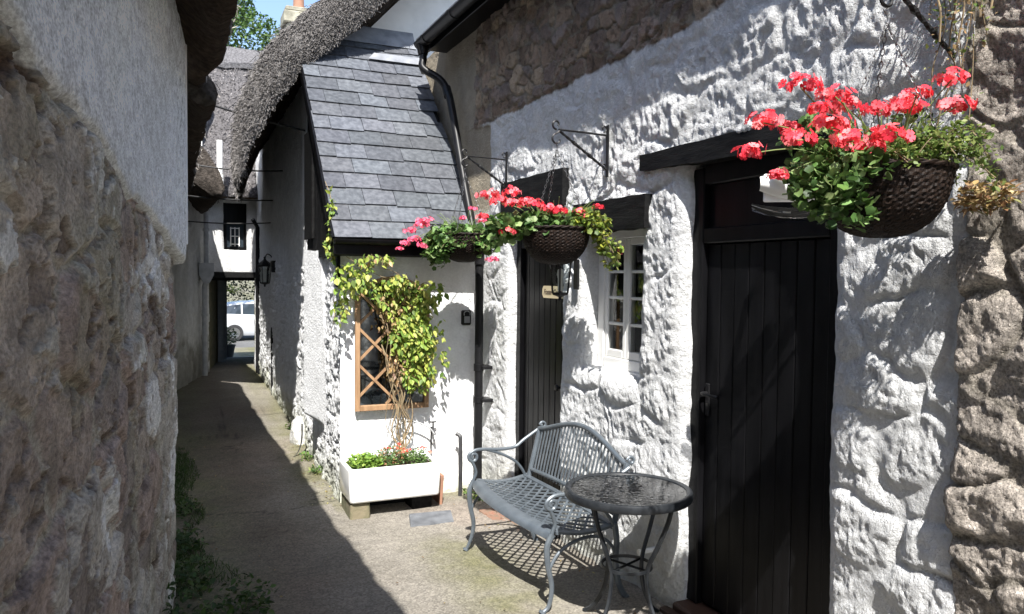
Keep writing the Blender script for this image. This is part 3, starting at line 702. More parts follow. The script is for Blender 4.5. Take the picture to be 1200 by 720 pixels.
# lower left cottage further along (its alley wall hidden behind the near one)
lm = empty('low_thatched_cottage', (-.3, 9, 0), 'second thatched eave along the left side beyond the plastered wall end', 'cottage')
m_ = MB(); m_.box(-.6, -.08, 5.3, 13.2, -.3, 3.35); R(m_, lm.location).build('wall', M['plaster'], lm)
def modB(A, Z, L): return A+.035*fbm(L*1.2, L*0, seed=310, octv=2), Z+.05*fbm(L*1.4, L*0, seed=311, octv=2)
thatch('thatch_roof', lm, [(.26, 2.96), (.265, 3.06), (.13, 3.3), (-.3, 3.85), (-2.6, 6.4)], [(.26, 2.96), (.16, 2.94), (-.03, 3.14), (-.25, 3.4), (-2.6, 5.8)], 5.56, 12.0, XZ, modB, step=.08, seed=33, c_out=(.08, .07, .06), c_in=(.05, .037, .027), stubs=3000)

# far left cottage, its wall turns across the alley
fl = empty('plastered_cottage', (.3, 14.5, -.1), 'dingy whitewashed cottage at the alley end with a pale pipe down its corner', 'cottage')
P0 = np.array([-.08, 13.2]); P1 = np.array([.68, 16.35]); dl = P1-P0; LL = np.linalg.norm(dl); dl /= LL; nl = np.array([dl[1], -dl[0]])
def flp(u, v, h): return np.stack([P0[0]+dl[0]*u+nl[0]*h, P0[1]+dl[1]*u+nl[1]*h, v], -1)
def rub_h(a, b2, s):
    def f(U, V):
        d, idn, ox, oy = stones(U+.05*fbm(U*3, V*3, seed=s), V+.05*fbm(U*3, V*3, seed=s+1), .32, .2, s+2)
        return a*sst(.02, .3, d)*(.7+.6*idn)+b2*fbm(U*8, V*8, octv=4, seed=s+3)
    return f
def fl_c(U, V):
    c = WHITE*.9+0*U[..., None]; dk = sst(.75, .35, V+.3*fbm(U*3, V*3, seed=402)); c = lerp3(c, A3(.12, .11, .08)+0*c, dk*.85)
    return lerp3(c, A3(.45, .45, .42)+0*c, np.clip(.3+.5*fbm(U*3, V*1.5, seed=403), 0, 1))
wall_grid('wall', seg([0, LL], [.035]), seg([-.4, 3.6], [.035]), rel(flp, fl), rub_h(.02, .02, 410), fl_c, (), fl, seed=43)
def WC(A, Z, L): x = P0[0]+dl[0]*L+nl[0]*A; y = P0[1]+dl[1]*L+nl[1]*A; return np.stack([x, y, Z], -1)
thatch('thatch_roof', fl, [(1.03, 2.95), (1.06, 3.08), (.95, 3.35), (.6, 3.85), (0, 4.5), (-2, 6.6)], [(1.03, 2.95), (.9, 2.93), (.6, 3.15), (.1, 3.5), (-2, 5.9)], -.9, LL-.15, WC, lambda A, Z, L: (A-.27*(L+.9), Z), step=.08, seed=36, c_out=(.07, .06, .052), c_in=(.05, .037, .028), stubs=2500, seedc=(.13, .115, .1))
m_ = MB(); bx, by = .62, 15.55
m_.tube([(bx, by, 2.95), (bx, by, 1.98)], .045, 12); m_.tube([(bx, by, 1.66), (bx-.03, by-.02, 1.55), (bx-.03, by-.03, 1.4), (bx-.03, by-.03, -.12)], .05, 12)
for z in (1.0, .3, 2.6): m_.tube([(bx-(.03 if z < 2 else 0), by-(.03 if z < 2 else 0), z), (bx-(.03 if z < 2 else 0), by-(.03 if z < 2 else 0), z+.05)], .062, 12)
dpp = R(m_, fl.location).build('downpipe', M['pipe_grey'], fl, smooth=True)
m_ = MB(); m_.prism([(bx-.13, 2.0), (bx+.13, 2.0), (bx+.13, 1.78), (bx+.05, 1.62), (bx-.05, 1.62), (bx-.13, 1.78)], 1, by-.13, by+.1); R(m_, fl.location).build('hopper', M['pipe_grey'], dpp)

# ---- middle cottage (right side of the alley) with slate lean-to and thatch
tc_ = empty('thatched_cottage', (1.6, 8, 0), 'white cottage with a slate lean-to roof and steep sunlit thatch beside the alley', 'cottage')
TL = tc_.location
def mwx(u): return 1.31+(u-6.3)*.032
def side_h(U, V):
    d, idn, ox, oy = rubble(U, V, .24, .14, 503, .8); h = rubble_h(U, V, d, idn, ox, oy, 503, joint=.024, off=.026, rid=.026)+.010*fbm(U*16, V*16, octv=3, seed=515, rid=True)
    up = sst(2.0, 2.6, V); h = h*(1-.6*up)+.05*fbm(U*1.3, V*1.3, octv=2, seed=506)*up
    # flush plastered pier
    pz = sst(7.02+.18*V/2, 7.05+.18*V/2, U)*sst(7.70, 7.66, U)*sst(.35, .45, V); return h*(1-.95*pz)+pz*(.01+.24*(U-7.02))
def side_c(U, V):
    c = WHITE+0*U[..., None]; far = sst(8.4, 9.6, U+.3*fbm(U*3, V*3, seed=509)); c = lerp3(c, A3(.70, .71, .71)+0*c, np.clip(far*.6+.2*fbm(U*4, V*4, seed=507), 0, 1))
    foot = sst(.30, -.12, V+.22*fbm(U*4, V*4, seed=508)); return lerp3(c, A3(.30, .31, .20)+0*c, foot*.75)
sidep = rel(lambda u, v, h: np.stack([mwx(u)-h, u, v], -1), tc_)
wall_grid('wall', seg([6.3, 7.94], [.011]), seg([-.3, 2.03], [.011]), sidep, side_h, side_c, (), tc_, seed=51, wav=.01)
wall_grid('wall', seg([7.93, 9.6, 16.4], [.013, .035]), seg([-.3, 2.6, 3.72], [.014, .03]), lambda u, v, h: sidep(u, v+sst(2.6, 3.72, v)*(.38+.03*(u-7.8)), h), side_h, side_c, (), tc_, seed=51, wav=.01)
def porch_h(U, V):
    h = .010*fbm(U*2.5, V*2.5, octv=4, seed=521)+.003*fbm(U*30, V*30, octv=3, seed=522)
    ln = np.exp(-((V-.60-.02*fbm(U*4, U*0, seed=524))/.008)**2)*sst(2.2, 1.9, U); h = h-.006*ln
    low = sst(.7, .1, V)*sst(1.6, 2.1, U); return h+low*.012*fbm(U*9, V*9, octv=4, seed=523, rid=True)
def porch_c(U, V):
    c = WHITE*1.02+0*U[..., None]
    dz = sst(.25, .6, fbm(U*6, V*6, octv=4, seed=525))*sst(.9, .2, V)*.55; c = lerp3(c, A3(.45, .44, .40)+0*c, dz)
    foot = sst(.12, -.08, V+.1*fbm(U*7, V*7, seed=526)); return lerp3(c, A3(.40, .40, .28)+0*c, foot*.7)
wall_grid('front_wall', seg([1.27, 2.52], [.012]), seg([-.25, 2.25], [.013]), rel(lambda u, v, h: np.stack([u, 6.3-h, v], -1), tc_), porch_h, porch_c, (), tc_, seed=53, wav=.004, material=M['limewash'])
# gable above the lean-to
gv = MB()
def verge(x): return 3.72+(x-1.33)*1.10
gv.prism([(1.35, 1.9), (3.4, 1.9), (3.4, verge(3.4)), (1.35, verge(1.35)+.05)], 1, 8.52, 8.8); R(gv, TL).build('gable_wall', M['plaster'], tc_)
# slate lean-to
sd = Vector((0, 1.70, 1.84)).normalized(); sn = Vector((0, -sd.z, sd.y)); E0 = Vector((1.20, 6.10, 2.10)); slen = 2.98
us_b = MB(); us_b.add([E0+Vector((.02, 0, 0))+sn*-.03, E0+Vector((1.24, 0, 0))+sn*-.03, E0+Vector((1.24, 0, 0))+sn*-.03+sd*slen, E0+Vector((.02, 0, 0))+sn*-.03+sd*slen,
    E0+Vector((.02, 0, 0))-sn*.07, E0+Vector((1.24, 0, 0))-sn*.07, E0+Vector((1.24, 0, 0))-sn*.07+sd*slen, E0+Vector((.02, 0, 0))-sn*.07+sd*slen], [(0,1,2,3), (4,7,6,5), (0,4,5,1), (1,5,6,2), (2,6,7,3), (3,7,4,0)])
R(us_b, TL).build('roof_boards', M['black_old'], tc_)
slm = MB(); rows = 15; gauge = slen/rows
for r in range(rows):
    x = -.02+random.uniform(-.01, .01)-(0.15 if r % 2 else 0); 
    while x < 1.22:
        w_ = random.choice((.27, .30, .33, .30)); xa = max(x, -.02+random.uniform(-.004, .004)); xb = min(x+w_, 1.235)
        if xb-xa > .05:
            v = random.uniform(.68, 1.18); slm.cur = tuple(np.array((.100, .108, .119))*v*np.array((random.uniform(.98, 1.04), 1, random.uniform(.98, 1.03))))
            a0 = gauge*r-.02+random.uniform(-.007, .007)-(.022 if random.random() < .04 else 0); a1 = a0+gauge+.06; th = .009; l0 = .020+random.uniform(0, .003); l1 = .004; tw = random.uniform(-.0025, .0025)
            q = []
            for (aa, ll) in ((a0, l0), (a1, l1)):
                for (xx, s2) in ((xa+.002, -1), (xb-.002, 1)):
                    for t_2 in (0, -th): q.append(E0+Vector((xx, 0, 0))+sd*aa+sn*(ll+t_2+tw*s2))
            # irregular lower edge
            ch_ = [random.uniform(-.005, .006)+(.018 if random.random() < .08 else 0) for _ in range(2)]; q[0] += sd*ch_[0]; q[1] += sd*ch_[0]; q[2] += sd*ch_[1]; q[3] += sd*ch_[1]
            slm.add(q, [(0, 2, 6, 4), (1, 5, 7, 3), (0, 1, 3, 2), (4, 6, 7, 5), (0, 4, 5, 1), (2, 3, 7, 6)])
        x += w_
R(slm, TL).build('slates', M['slate'], tc_, color=True)
ev = MB(); ev.box(1.17, 2.44, 6.075, 6.10, 1.96, 2.085, .004); ev.add(*[(lambda vf: ([(y-0, x, z) for x, y, z in vf[0]], vf[1]))(gutter_prof(6.045, 2.085, .045, 1.17, 2.40))][0])
ev.box(1.18, 2.44, 6.10, 6.30, 1.955, 1.975)
R(ev, TL).build('fascia', M['black_paint'], tc_)
# boarded cheek on the alley side of the lean-to
ck_ = MB(); 
for k in range(12):
    ya = 6.28+k*.137; yb = ya+.133; za = 2.04+(ya-6.10)*1.082; zb = 2.04+(yb-6.10)*1.082
    bz = 1.96 if k < 12 else 1.96
    ck_.prism([(ya, bz), (yb, bz), (yb, zb), (ya, za)], 0, 1.262+.002*(k % 2), 1.29)
ck_.box(1.235, 1.262, 6.26, 6.34, 1.7, 2.2, .004); ck_.box(1.238, 1.264, 7.5, 7.95, 2.15, 3.2)
R(ck_, TL).build('cheek_boards', M['black_old'], tc_)
bg_ = MB(); q0 = E0+Vector((-.035, 0, 0)); 
bg_.add([q0-sn*.10, q0+sn*.0, q0+sn*.0+sd*slen, q0-sn*.10+sd*slen]+[p+Vector((.03, 0, 0)) for p in (q0-sn*.10, q0+sn*.0, q0+sn*.0+sd*slen, q0-sn*.10+sd*slen)], [(0,1,2,3), (4,7,6,5), (0,4,5,1), (1,5,6,2), (2,6,7,3), (3,7,4,0)])
R(bg_, TL).build('barge_board', M['black_paint'], tc_)
fl_ = MB(); tp = E0+sd*slen; vs = [(1.25, tp.y-.10, tp.z-.07), (2.42, tp.y-.10, tp.z-.07), (2.42, tp.y+.03, tp.z+.13), (1.25, tp.y+.03, tp.z+.13)]
fl_.add(vs+[(a, b+.01, c+.01) for a, b, c in vs], [(0,1,2,3), (4,7,6,5), (0,4,5,1), (1,5,6,2), (2,6,7,3), (3,7,4,0)])
R(fl_, TL).build('ridge_flashing', M['lead'], tc_); fl_ = MB()
for (xa, xb, aa) in ((1.85, 2.44, 2.55),):
    q = [E0+Vector((xx, 0, 0))+sd*(aa+a_)+sn*(.034+hh) for hh in (0, .004) for (xx, a_) in ((xa-1.2, 0), (xb-1.2, 0), (xb-1.2, .13 if aa > 2 else 1.3), (xa-1.2+(.08 if aa > 2 else .08), .12 if aa > 2 else 1.3))]
    fl_.add(q, [(0,3,2,1), (4,5,6,7), (0,1,5,4), (1,2,6,5), (2,3,7,6), (3,0,4,7)])
R(fl_, TL).build('flashing', M['lead'], tc_)
# soakers where slates meet the rendered wall
def modD(A, Z, L):
    w_ = np.clip((1.6-A)/1.0, 0, 1); return A+w_*(.05*fbm(L*1.5, L*0, seed=320, octv=2)+.075*(L-7.8)), Z+w_*(.06*fbm(L*1.2+4, L*0, seed=321, octv=2)+.06*(L-7.8))
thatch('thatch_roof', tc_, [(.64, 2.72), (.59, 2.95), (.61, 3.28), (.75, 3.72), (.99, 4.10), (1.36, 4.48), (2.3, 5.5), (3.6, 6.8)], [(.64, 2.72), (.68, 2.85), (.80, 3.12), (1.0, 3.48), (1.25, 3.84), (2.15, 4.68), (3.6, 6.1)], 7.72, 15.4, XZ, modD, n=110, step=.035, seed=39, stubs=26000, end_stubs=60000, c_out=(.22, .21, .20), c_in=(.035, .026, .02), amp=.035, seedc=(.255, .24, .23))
# corner pipe at the far end of the alley wall
m_ = MB(); px_ = mwx(15.6)-.06; m_.tube([(px_, 15.6, -.12), (px_, 15.6, 2.7), (px_-.1, 15.5, 2.85)], .04, 10); R(m_, TL).build('downpipe', M['black_plastic'], tc_, smooth=True)
m_ = MB(); m_.box(mwx(12.9)-.05, mwx(12.9)+.0, 12.75, 12.83, -.15, .95); R(m_, TL).build('dark_post', M['black_old'], tc_)

# ---- the building across the end of the alley, over the passage
bc = empty('cottage_over_passage', (1.2, 17, 0), 'white thatched building bridging the end of the alley above a dark passage', 'cottage')
BL = bc.location; YB = 16.35
def bwp(u, v, h): return np.stack([u, YB-h, v], -1)
wx0, wx1, wz0, wz1 = .98, 1.42, 2.28, 3.22; px0, px1, pz = .70, 1.58, 1.78
us = seg([-.3, px0, wx0, wx1, px1, 2.2], [.06, .04, .04, .04, .06]); vs_ = seg([-.5, pz, wz0, wz1, 3.9], [.05, .05, .05, .05])
def b_c(U, V):
    c = WHITE*.95+0*U[..., None]; return lerp3(c, A3(.5, .5, .48)+0*c, np.clip(.2+.5*fbm(U*3, V*2, seed=602), 0, 1))
wall_grid('wall', us, vs_, rel(bwp, bc), lambda U, V: .012*fbm(U*5, V*5, octv=3, seed=601), b_c, [(wx0, wx1, wz0, wz1, .14), (px0, px1, -.5, pz, .25)], bc, seed=61, wav=.015)
m_ = MB(); m_.prism([(px0-.25, YB+.2), (px0, YB+.2), (1.17, 20.2), (.9, 20.2)], 2, -.6, 2.05); R(m_, BL).build('passage_wall', M['block'], bc)
m_ = MB(); m_.prism([(px1, YB+.2), (px1+.3, YB+.2), (2.35, 20.2), (2.04, 20.2)], 2, -.6, 2.05); R(m_, BL).build('passage_wall', M['block'], bc)
m_ = MB(); m_.box(-3, 5, YB+.27, 20.2, 1.80, 1.95)
for yy in (17.2, 18.2, 19.2): m_.box(px0-.1, px1+.5, yy, yy+.14, 1.66, 1.82)
R(m_, BL).build('passage_ceiling', M['black_old'], bc)
m_ = MB(); m_.box(.98, 1.10, 18.6, 18.75, -.3, 1.75); m_.box(1.12, 1.24, 19.6, 19.7, -.5, 1.7); R(m_, BL).build('door_post', M['bluegrey'], bc)
m_ = MB(); m_.box(px0-.25, px1+.25, YB-.06, YB-.02, pz-.06, pz+.06, .01); R(m_, BL).build('lintel', M['black_old'], bc)
m_ = MB(); m_.box(-3, .6, YB+.3, 20.2, -.5, 6.2); m_.box(2.4, 6, YB+.3, 20.2, -.5, 6.2); m_.box(-3, 6, 20.0, 20.19, 1.97, 6.2); R(m_, BL).build('core_wall', M['plaster'], bc)
wn = empty('window', (0, 0, 0)); wn.parent = bc
m_ = MB(); Yw = YB+.10
m_.box(wx0-.03, wx0+.06, Yw, Yw+.05, wz0-.02, wz1+.02, .004); m_.box(wx1-.06, wx1+.03, Yw, Yw+.05, wz0-.02, wz1+.02, .004); m_.box(wx0+.06, wx1-.06, Yw, Yw+.05, wz1-.42, wz1+.02, .004); m_.box(wx0+.06, wx1-.06, Yw, Yw+.05, wz0-.02, wz0+.06, .004)
R(m_, BL).build('frame', M['black_paint'], wn)
m_ = MB(); cx_ = (wx0+wx1)/2
for xx in (wx0+.14, cx_, wx1-.14): m_.box(xx-.008, xx+.008, Yw+.015, Yw+.04, wz0+.08, wz0+.46)
for zz in (wz0+.12, wz0+.28, wz0+.44): m_.box(wx0+.13, wx1-.13, Yw+.014, Yw+.041, zz-.008, zz+.008)
R(m_, BL).build('sash', M['white_gloss'], wn)
m_ = MB(); m_.box(wx0+.05, wx1-.05, Yw+.042, Yw+.048, wz0, wz1); R(m_, BL).build('pane', M['carglass'], wn)
WB = lambda A, Z, L: np.stack([L, YB-.45+A, Z], -1)
thatch('thatch_roof', bc, [(0, 3.30), (.02, 3.42), (.25, 3.75), (.9, 4.45), (3.0, 6.75)], [(0, 3.30), (.12, 3.27), (.5, 3.6), (.9, 4.0), (3.0, 6.3)], -3.5, 6, WB, None, n=80, step=.08, seed=42, stubs=24000, c_out=(.135, .128, .13), seedc=(.24, .225, .225), stubw=.011, amp=.035)
rc = [(2.62, 6.40), (2.60, 6.52), (3.05, 7.00), (3.35, 7.08), (3.7, 6.95)]; m_ = MB(); vs = []; nX = 120
for i in range(nX+1):
    xx = -3.4+9.3*i/nX; sc = .07*abs(math.sin(xx*2.6)); n_ = .012*random.uniform(-1, 1)
    for j, (a, z) in enumerate(rc): vs.append((xx, YB-.45+a+(sc if j < 2 else 0), z+(sc*1.05 if j < 2 else 0)+n_))
m_.add(vs, [(i*5+j, (i+1)*5+j, (i+1)*5+j+1, i*5+j+1) for i in range(nX) for j in range(4)])
m_.cur = (.3, .29, .28); m_.c = [(.17, .165, .17)]*len(m_.v); R(m_, BL).build('ridge_cap', M['thatch'], bc, color=True)
ch = MB(); ch.box(2.55, 3.18, 18.95, 19.5, 5.9, 7.75, .02); ch.box(2.48, 3.25, 18.88, 19.57, 7.75, 8.02, .02); ch.box(2.52, 3.21, 18.92, 19.53, 8.02, 8.14, .03)
cho = R(ch, BL).build('chimney', mat('lichen render', (.34, .32, .25), (.18, .17, .13), scale=5, rough=.9, bump=.6, bscale=20), bc)
cp = MB(); cp.lathe([(.15, 0), (.13, .1), (.12, .4), (.14, .42), (.14, .5), (.10, .5), (.10, .3)], 20, (2.86, 19.2, 8.14)); R(cp, BL).build('chimney_pot', M['terracotta'], cho, smooth=True)
m_ = MB(); m_.box(2.2, 2.9, 18.6, 19.0, 6.62, 6.86, .03); R(m_, BL).build('flashing', M['plaster'], bc)

# white vent pipe and splash of lead at its foot, between the roofs
vp = empty('vent_pipe', (.87, 15.62, 3.62), 'thin white vent pipe standing in front of the far thatch', 'pipe')
m_ = MB(); m_.tube([(0, 0, -.05), (0, 0, .70)], .055, 12); m_.build('pipe', M['white_plastic'], vp, smooth=True)
m_ = MB(); m_.tube([(0, 0, -.12), (0, 0, .06)], .075, 12); m_.build('socket', M['white_plastic'], vp, smooth=True)
m_ = MB(); m_.tube([(0, 0, -.10), (.02, .2, -.16), (.02, .6, -.2)], .055, 12); m_.build('elbow', M['white_plastic'], vp, smooth=True)

# cables across the alley
cabs = [((-.1, 8.2, 3.60), (1.36, 8.6, 3.36), .03, 'topmost cable strung across the alley between the thatched roofs'),
        ((0, 11.2, 3.3), (1.45, 11.2, 3.25), .05, 'second cable down, sagging above the pale vent pipe top'),
        ((.05, 12.2, 2.95), (1.50, 12.6, 2.96), .03, 'third cable down, crossing the middle of the white vent pipe'),
        ((.1, 13.0, 2.62), (1.55, 13.4, 2.66), .03, 'lowest cable, passing just above the small far window')]
for a, b, sg, lb in cabs:
    m_ = MB(); a = Vector(a); b = Vector(b); m_.tube([a+(b-a)*t-Vector((0, 0, sg*4*t*(1-t))) for t in np.linspace(0, 1, 17)], .011, 6)
    tag(m_.build('cable', M['rubber'], smooth=True), lb, 'cable', 'cables across the alley')

# ------------------------------------------------------------------ foliage tools
def tmpl(kind):
    if kind == 'round':   # scalloped round leaf, cupped
        a = np.linspace(0, 2*np.pi, 11)[:-1]; r = .5*(1+.10*np.cos(5*a)); p = np.stack([r*np.cos(a), r*np.sin(a)+.4, .10*np.abs(np.cos(a))+.04*np.sin(3*a)], 1)
        v = np.vstack([[[0, .38, -.04]], p]); f = [(0, i, i+1) for i in range(1, 10)]+[(0, 10, 1)]
    elif kind == 'ovate':
        v = np.array([(0, 0, 0), (-.26, .3, .07), (-.22, .62, .05), (0, 1, -.08), (.22, .62, .05), (.26, .3, .07), (0, .5, -.02)]); f = [(0, 6, 1), (1, 6, 2), (2, 6, 3), (3, 6, 4), (4, 6, 5), (5, 6, 0)]
    elif kind == 'blade':
        v = np.array([(-.05, 0, 0), (.05, 0, 0), (.04, .5, .08), (-.04, .5, .08), (0, 1, -.05)]); f = [(0, 1, 2), (0, 2, 3), (3, 2, 4)]
    elif kind == 'small':
        v = np.array([(0, 0, 0), (-.3, .5, .06), (0, 1, 0), (.3, .5, .06)]); f = [(0, 3, 2), (0, 2, 1)]
    elif kind == 'floret':
        v = [(0, 0, 0)]; f = []
        for k in range(5):
            a = 2*math.pi*k/5; c, s = math.cos(a), math.sin(a)
            q = [(.1, -.14, .05), (.55, -.26, .14), (.62, 0, .10), (.55, .26, .14), (.1, .14, .05)]; b = len(v)
            v += [(x*c-y*s, x*s+y*c, z) for x, y, z in q]; f += [(b, b+1, b+2), (b, b+2, b+3), (b, b+3, b+4)]
        v = np.array(v)
    return np.array(v, float), np.array(f)
TM = {k: tmpl(k) for k in ('round', 'ovate', 'blade', 'small', 'floret')}
def leaves(P, size, kind, cols, up=(0, 0, 1), upw=.8, dirs=None, r=rng, nrm=None):
    """returns V, F, C for a cloud of leaves at P"""
    P = np.asarray(P, float); N = len(P); T, F = TM[kind]; size = np.broadcast_to(np.asarray(size, float), (N,))
    n = r.normal(size=(N, 3))*.8+np.array(up)*upw*1.6 if nrm is None else np.asarray(nrm)
    n = n/(np.linalg.norm(n, axis=1)[:, None]+1e-9)
    d = r.normal(size=(N, 3)) if dirs is None else np.asarray(dirs)+r.normal(size=(N, 3))*.35
    d = d-n*np.sum(d*n, 1)[:, None]; d /= np.linalg.norm(d, axis=1)[:, None]+1e-9; s = np.cross(d, n)
    V = P[:, None, :]+size[:, None, None]*(T[None, :, 0:1]*s[:, None, :]+T[None, :, 1:2]*d[:, None, :]+T[None, :, 2:3]*n[:, None, :])
    Fs = F[None]+(np.arange(N)*len(T))[:, None, None]
    return V.reshape(-1, 3), Fs.reshape(-1, 3), np.repeat(np.asarray(cols), len(T), axis=0)
def merge(L):
    Vs, Fs, Cs = [], [], []; b = 0
    for v, f, c in L: Vs.append(v); Fs.append(f+b); Cs.append(c); b += len(v)
    return np.concatenate(Vs), np.concatenate(Fs), np.concatenate(Cs)
def pick(cols, n, r=rng, var=.25):
    c = np.array(cols, float)[r.integers(0, len(cols), n)]; return np.clip(c*r.uniform(1-var, 1+var, (n, 1))*r.uniform(.93, 1.07, (n, 3)), 0, 1)
def blob(c, rad, n, r=rng, shell=.35):
    d = r.normal(size=(n, 3)); d /= np.linalg.norm(d, axis=1)[:, None]; q = r.uniform(shell**3, 1, (n, 1))**(1/3); return np.array(c)+d*q*np.array(rad)
RT = Vector((.9135, -.4067, 0)); FW = Vector((.4067, .9135, 0)); UPV = Vector((0, 0, 1))
def loc3(r, u, d): return RT*r+UPV*u+FW*d
def locA(c, a, rad, n, shell=.35, r=rng):  # blob in right/up/depth axes
    q = blob((0, 0, 0), (1, 1, 1), n, r, shell)*np.array(rad)+np.array(c); B = np.array([RT, UPV, FW]); return q@B

# ------------------------------------------------------------------ wall brackets with hanging baskets
def flatbar(m, pts, w, t, upv): m.tube(pts, w, 4, flat=t/w, upv=upv); return m
def make_bracket():
    root = empty('hanging_basket_bracket', (0, 0, 0))
    m = MB(); m.box(-.006, .004, -.014, .014, 0, .32, .003); m.build('back_bar', M['iron'], root)
    m = MB(); m.tube([(-.005, 0, .255), (-.18, 0, .26), (-.34, 0, .262)], .0065, 6)
    m.tube(spiral((-.355, 0, .292), .030, .012, -.85, -math.pi/2, (1, 0, 0), (0, 0, 1)), .006, 6); m.build('arm', M['iron'], root, smooth=True)
    m = MB(); P = [Vector((-.006, 0, .045)).lerp(Vector((-.335, 0, .255)), t) for t in np.linspace(0, 1, 34)]
    m.tube([p+Vector((0, 0, 0)) for p in P], [.0085+.004*(math.exp(-((i-12)/1.6)**2)+math.exp(-((i-22)/1.6)**2)) for i in range(34)], 4, twist=.42); m.build('twisted_brace', M['iron'], root)
    m = MB(); m.tube([(-.335, 0, .255)]+spiral((-.352, 0, .205), .034, .020, .75, math.pi/2, (1, 0, 0), (0, 0, 1), 14), .006, 6); m.build('hook', M['iron'], root, smooth=True)
    for z, s in ((.275, 1), (.045, -1)):
        m = MB(); m.tube(spiral((-.028, 0, z+.02), .022, .008, .9, -math.pi*.5, (1, 0, 0), (0, 0, 1), 16), .005, 6); m.build('scroll', M['iron'], root, smooth=True)
    return root
br0 = make_bracket()
HOOKX = -.352; HOOKZ = .172
spots = [(2.46, 1.80, 2.50, 'black iron scroll bracket at the far right beside the bare granite wall'),
         (2.468, 4.12, 2.42, 'black iron scroll bracket on the white wall between the window and the near door lintel'),
         (2.468, 5.68, 2.48, 'small black scroll bracket near the downpipe, farthest of the brackets')]
for i, (x, y, z, lb) in enumerate(spots):
    o = br0 if i == 0 else copy_tree(br0); o.location = (x, y, z); tag(o, lb, 'bracket', 'scroll brackets for hanging baskets')
def link(m, p, q, r=.0055, w=.0016, flip=0):
    p = Vector(p); q = Vector(q); t = (q-p).normalized(); s = t.orthogonal().normalized() if not flip else t.cross(t.orthogonal()).normalized(); L = (q-p).length*.62; c = (p+q)/2
    pts = [c+t*(L*math.cos(a))+s*(r*math.sin(a)) for a in np.linspace(0, 2*math.pi, 11)]; m.tube(pts, w, 4, caps=False)
def make_basket(rad=.205, h=.215, hook=.45):
    root = empty('hanging_basket', (0, 0, 0))
    nth, nr = 216, 34; vs = []; 
    for j in range(nr+1):
        t = j/nr; rr = rad*math.sin(t*math.pi/2*.97+.03)**.8; zz = -h*math.cos(t*math.pi/2)
        for i in range(nth):
            a = 2*math.pi*i/nth; ph = math.sin(a*36+(j % 2)*math.pi)
            d = .0022*ph+.0016*(j % 2)+random.uniform(-.0018, .0018); vs.append(((rr+d)*math.cos(a), (rr+d)*math.sin(a), zz+random.uniform(-.001, .001)))
    fs = [(j*nth+i, j*nth+(i+1) % nth, (j+1)*nth+(i+1) % nth, (j+1)*nth+i) for j in range(nr) for i in range(nth)]
    m = MB(); m.add(vs, fs); m.add([(0, 0, -h-.001)]+[tuple(vs[i]) for i in range(0, nth, 6)], [(0, 1+(i+1) % 36, 1+i) for i in range(36)])
    m.build('woven_bowl', M['wicker'], root)
    m = MB()
    for k, off in enumerate((0, math.pi)):
        pts = [((rad+.004)*math.cos(a)+.004*math.cos(a*14+off)*math.cos(a), (rad+.004)*math.sin(a)+.004*math.cos(a*14+off)*math.sin(a), .004*math.sin(a*14+off)) for a in np.linspace(0, 2*math.pi, 150)]; m.tube(pts, .006, 5, caps=False)
    m.build('rim', M['wicker'], root)
    m = MB(); m.lathe([(0.001, .012), (rad*.6, .01), (rad*.97, -.02)], 32); m.build('soil', M['soil'], root)
    for k in range(3):
        m = MB(); a = math.radians(120*k+55); p = Vector((rad*math.cos(a), rad*math.sin(a), 0)); q = Vector((0, 0, hook-.03)); n = 26
        for i in range(n): link(m, p.lerp(q, i/n), p.lerp(q, (i+1)/n), flip=i % 2)
        m.build('chain', M['chain'], root, smooth=True)
    m = MB(); m.tube(smooth_path([(0, 0, hook-.035), (.006, 0, hook-.02), (0, 0, hook), (-.012, 0, hook+.012), (0, 0, hook+.02)], 4), .003, 6); m.build('hook', M['chain'], root, smooth=True)
    return root
bk0 = make_basket(hook=.50)
BK = [(2.108, 1.80, 2.155, 'large near dark wicker basket hanging beside the near black door'), (2.116, 4.12, 2.09, 'brown wicker basket with yellowing trailer, hanging left of the window'), (2.116, 5.68, 2.125, 'dark basket hanging by the black downpipe, farthest of the three baskets')]
for i, (x, y, z, lb) in enumerate(BK):
    o = bk0 if i == 0 else copy_tree(bk0); o.location = (x, y, z); o.rotation_euler = (0, 0, i*.5); tag(o, lb, 'hanging basket', 'wicker hanging baskets')
GREEN = [(.075, .145, .035), (.11, .20, .05), (.05, .105, .03), (.17, .26, .09)]
TRAIL = [(.12, .19, .04), (.17, .23, .06), (.20, .24, .07), (.09, .14, .03)]
YEL = [(.34, .38, .06), (.42, .44, .09), (.24, .31, .05)]
DRY = [(.38, .26, .12), (.48, .34, .16), (.28, .19, .10)]
CORAL = [(.84, .06, .085), (.90, .12, .15), (.74, .035, .06), (.88, .22, .24)]; PINK = [(.85, .13, .24), (.90, .22, .32), (.78, .09, .18)]
def flower_head(c, rad, colr, parent, n=27):
    rad = rad*1.05 if n > 20 else rad
    d = rng.normal(size=(n, 3)); d[:, 2] = np.abs(d[:, 2])*.75+.02*d[:, 2]; d /= np.linalg.norm(d, axis=1)[:, None]
    c = np.array(c); rr = rad*rng.uniform(.6, 1.25, (n, 1))
    P = c+d*rr*np.array([1, 1, .62])
    nn = d+rng.normal(size=d.shape)*.28; v, f, cc = leaves(P, rng.uniform(.017, .029, n)*(rad/.045)**.5, 'floret', pick(colr, n, var=.28), nrm=nn)
    return mesh_obj('flower_head', v, f, M['petal'], parent, color=cc)
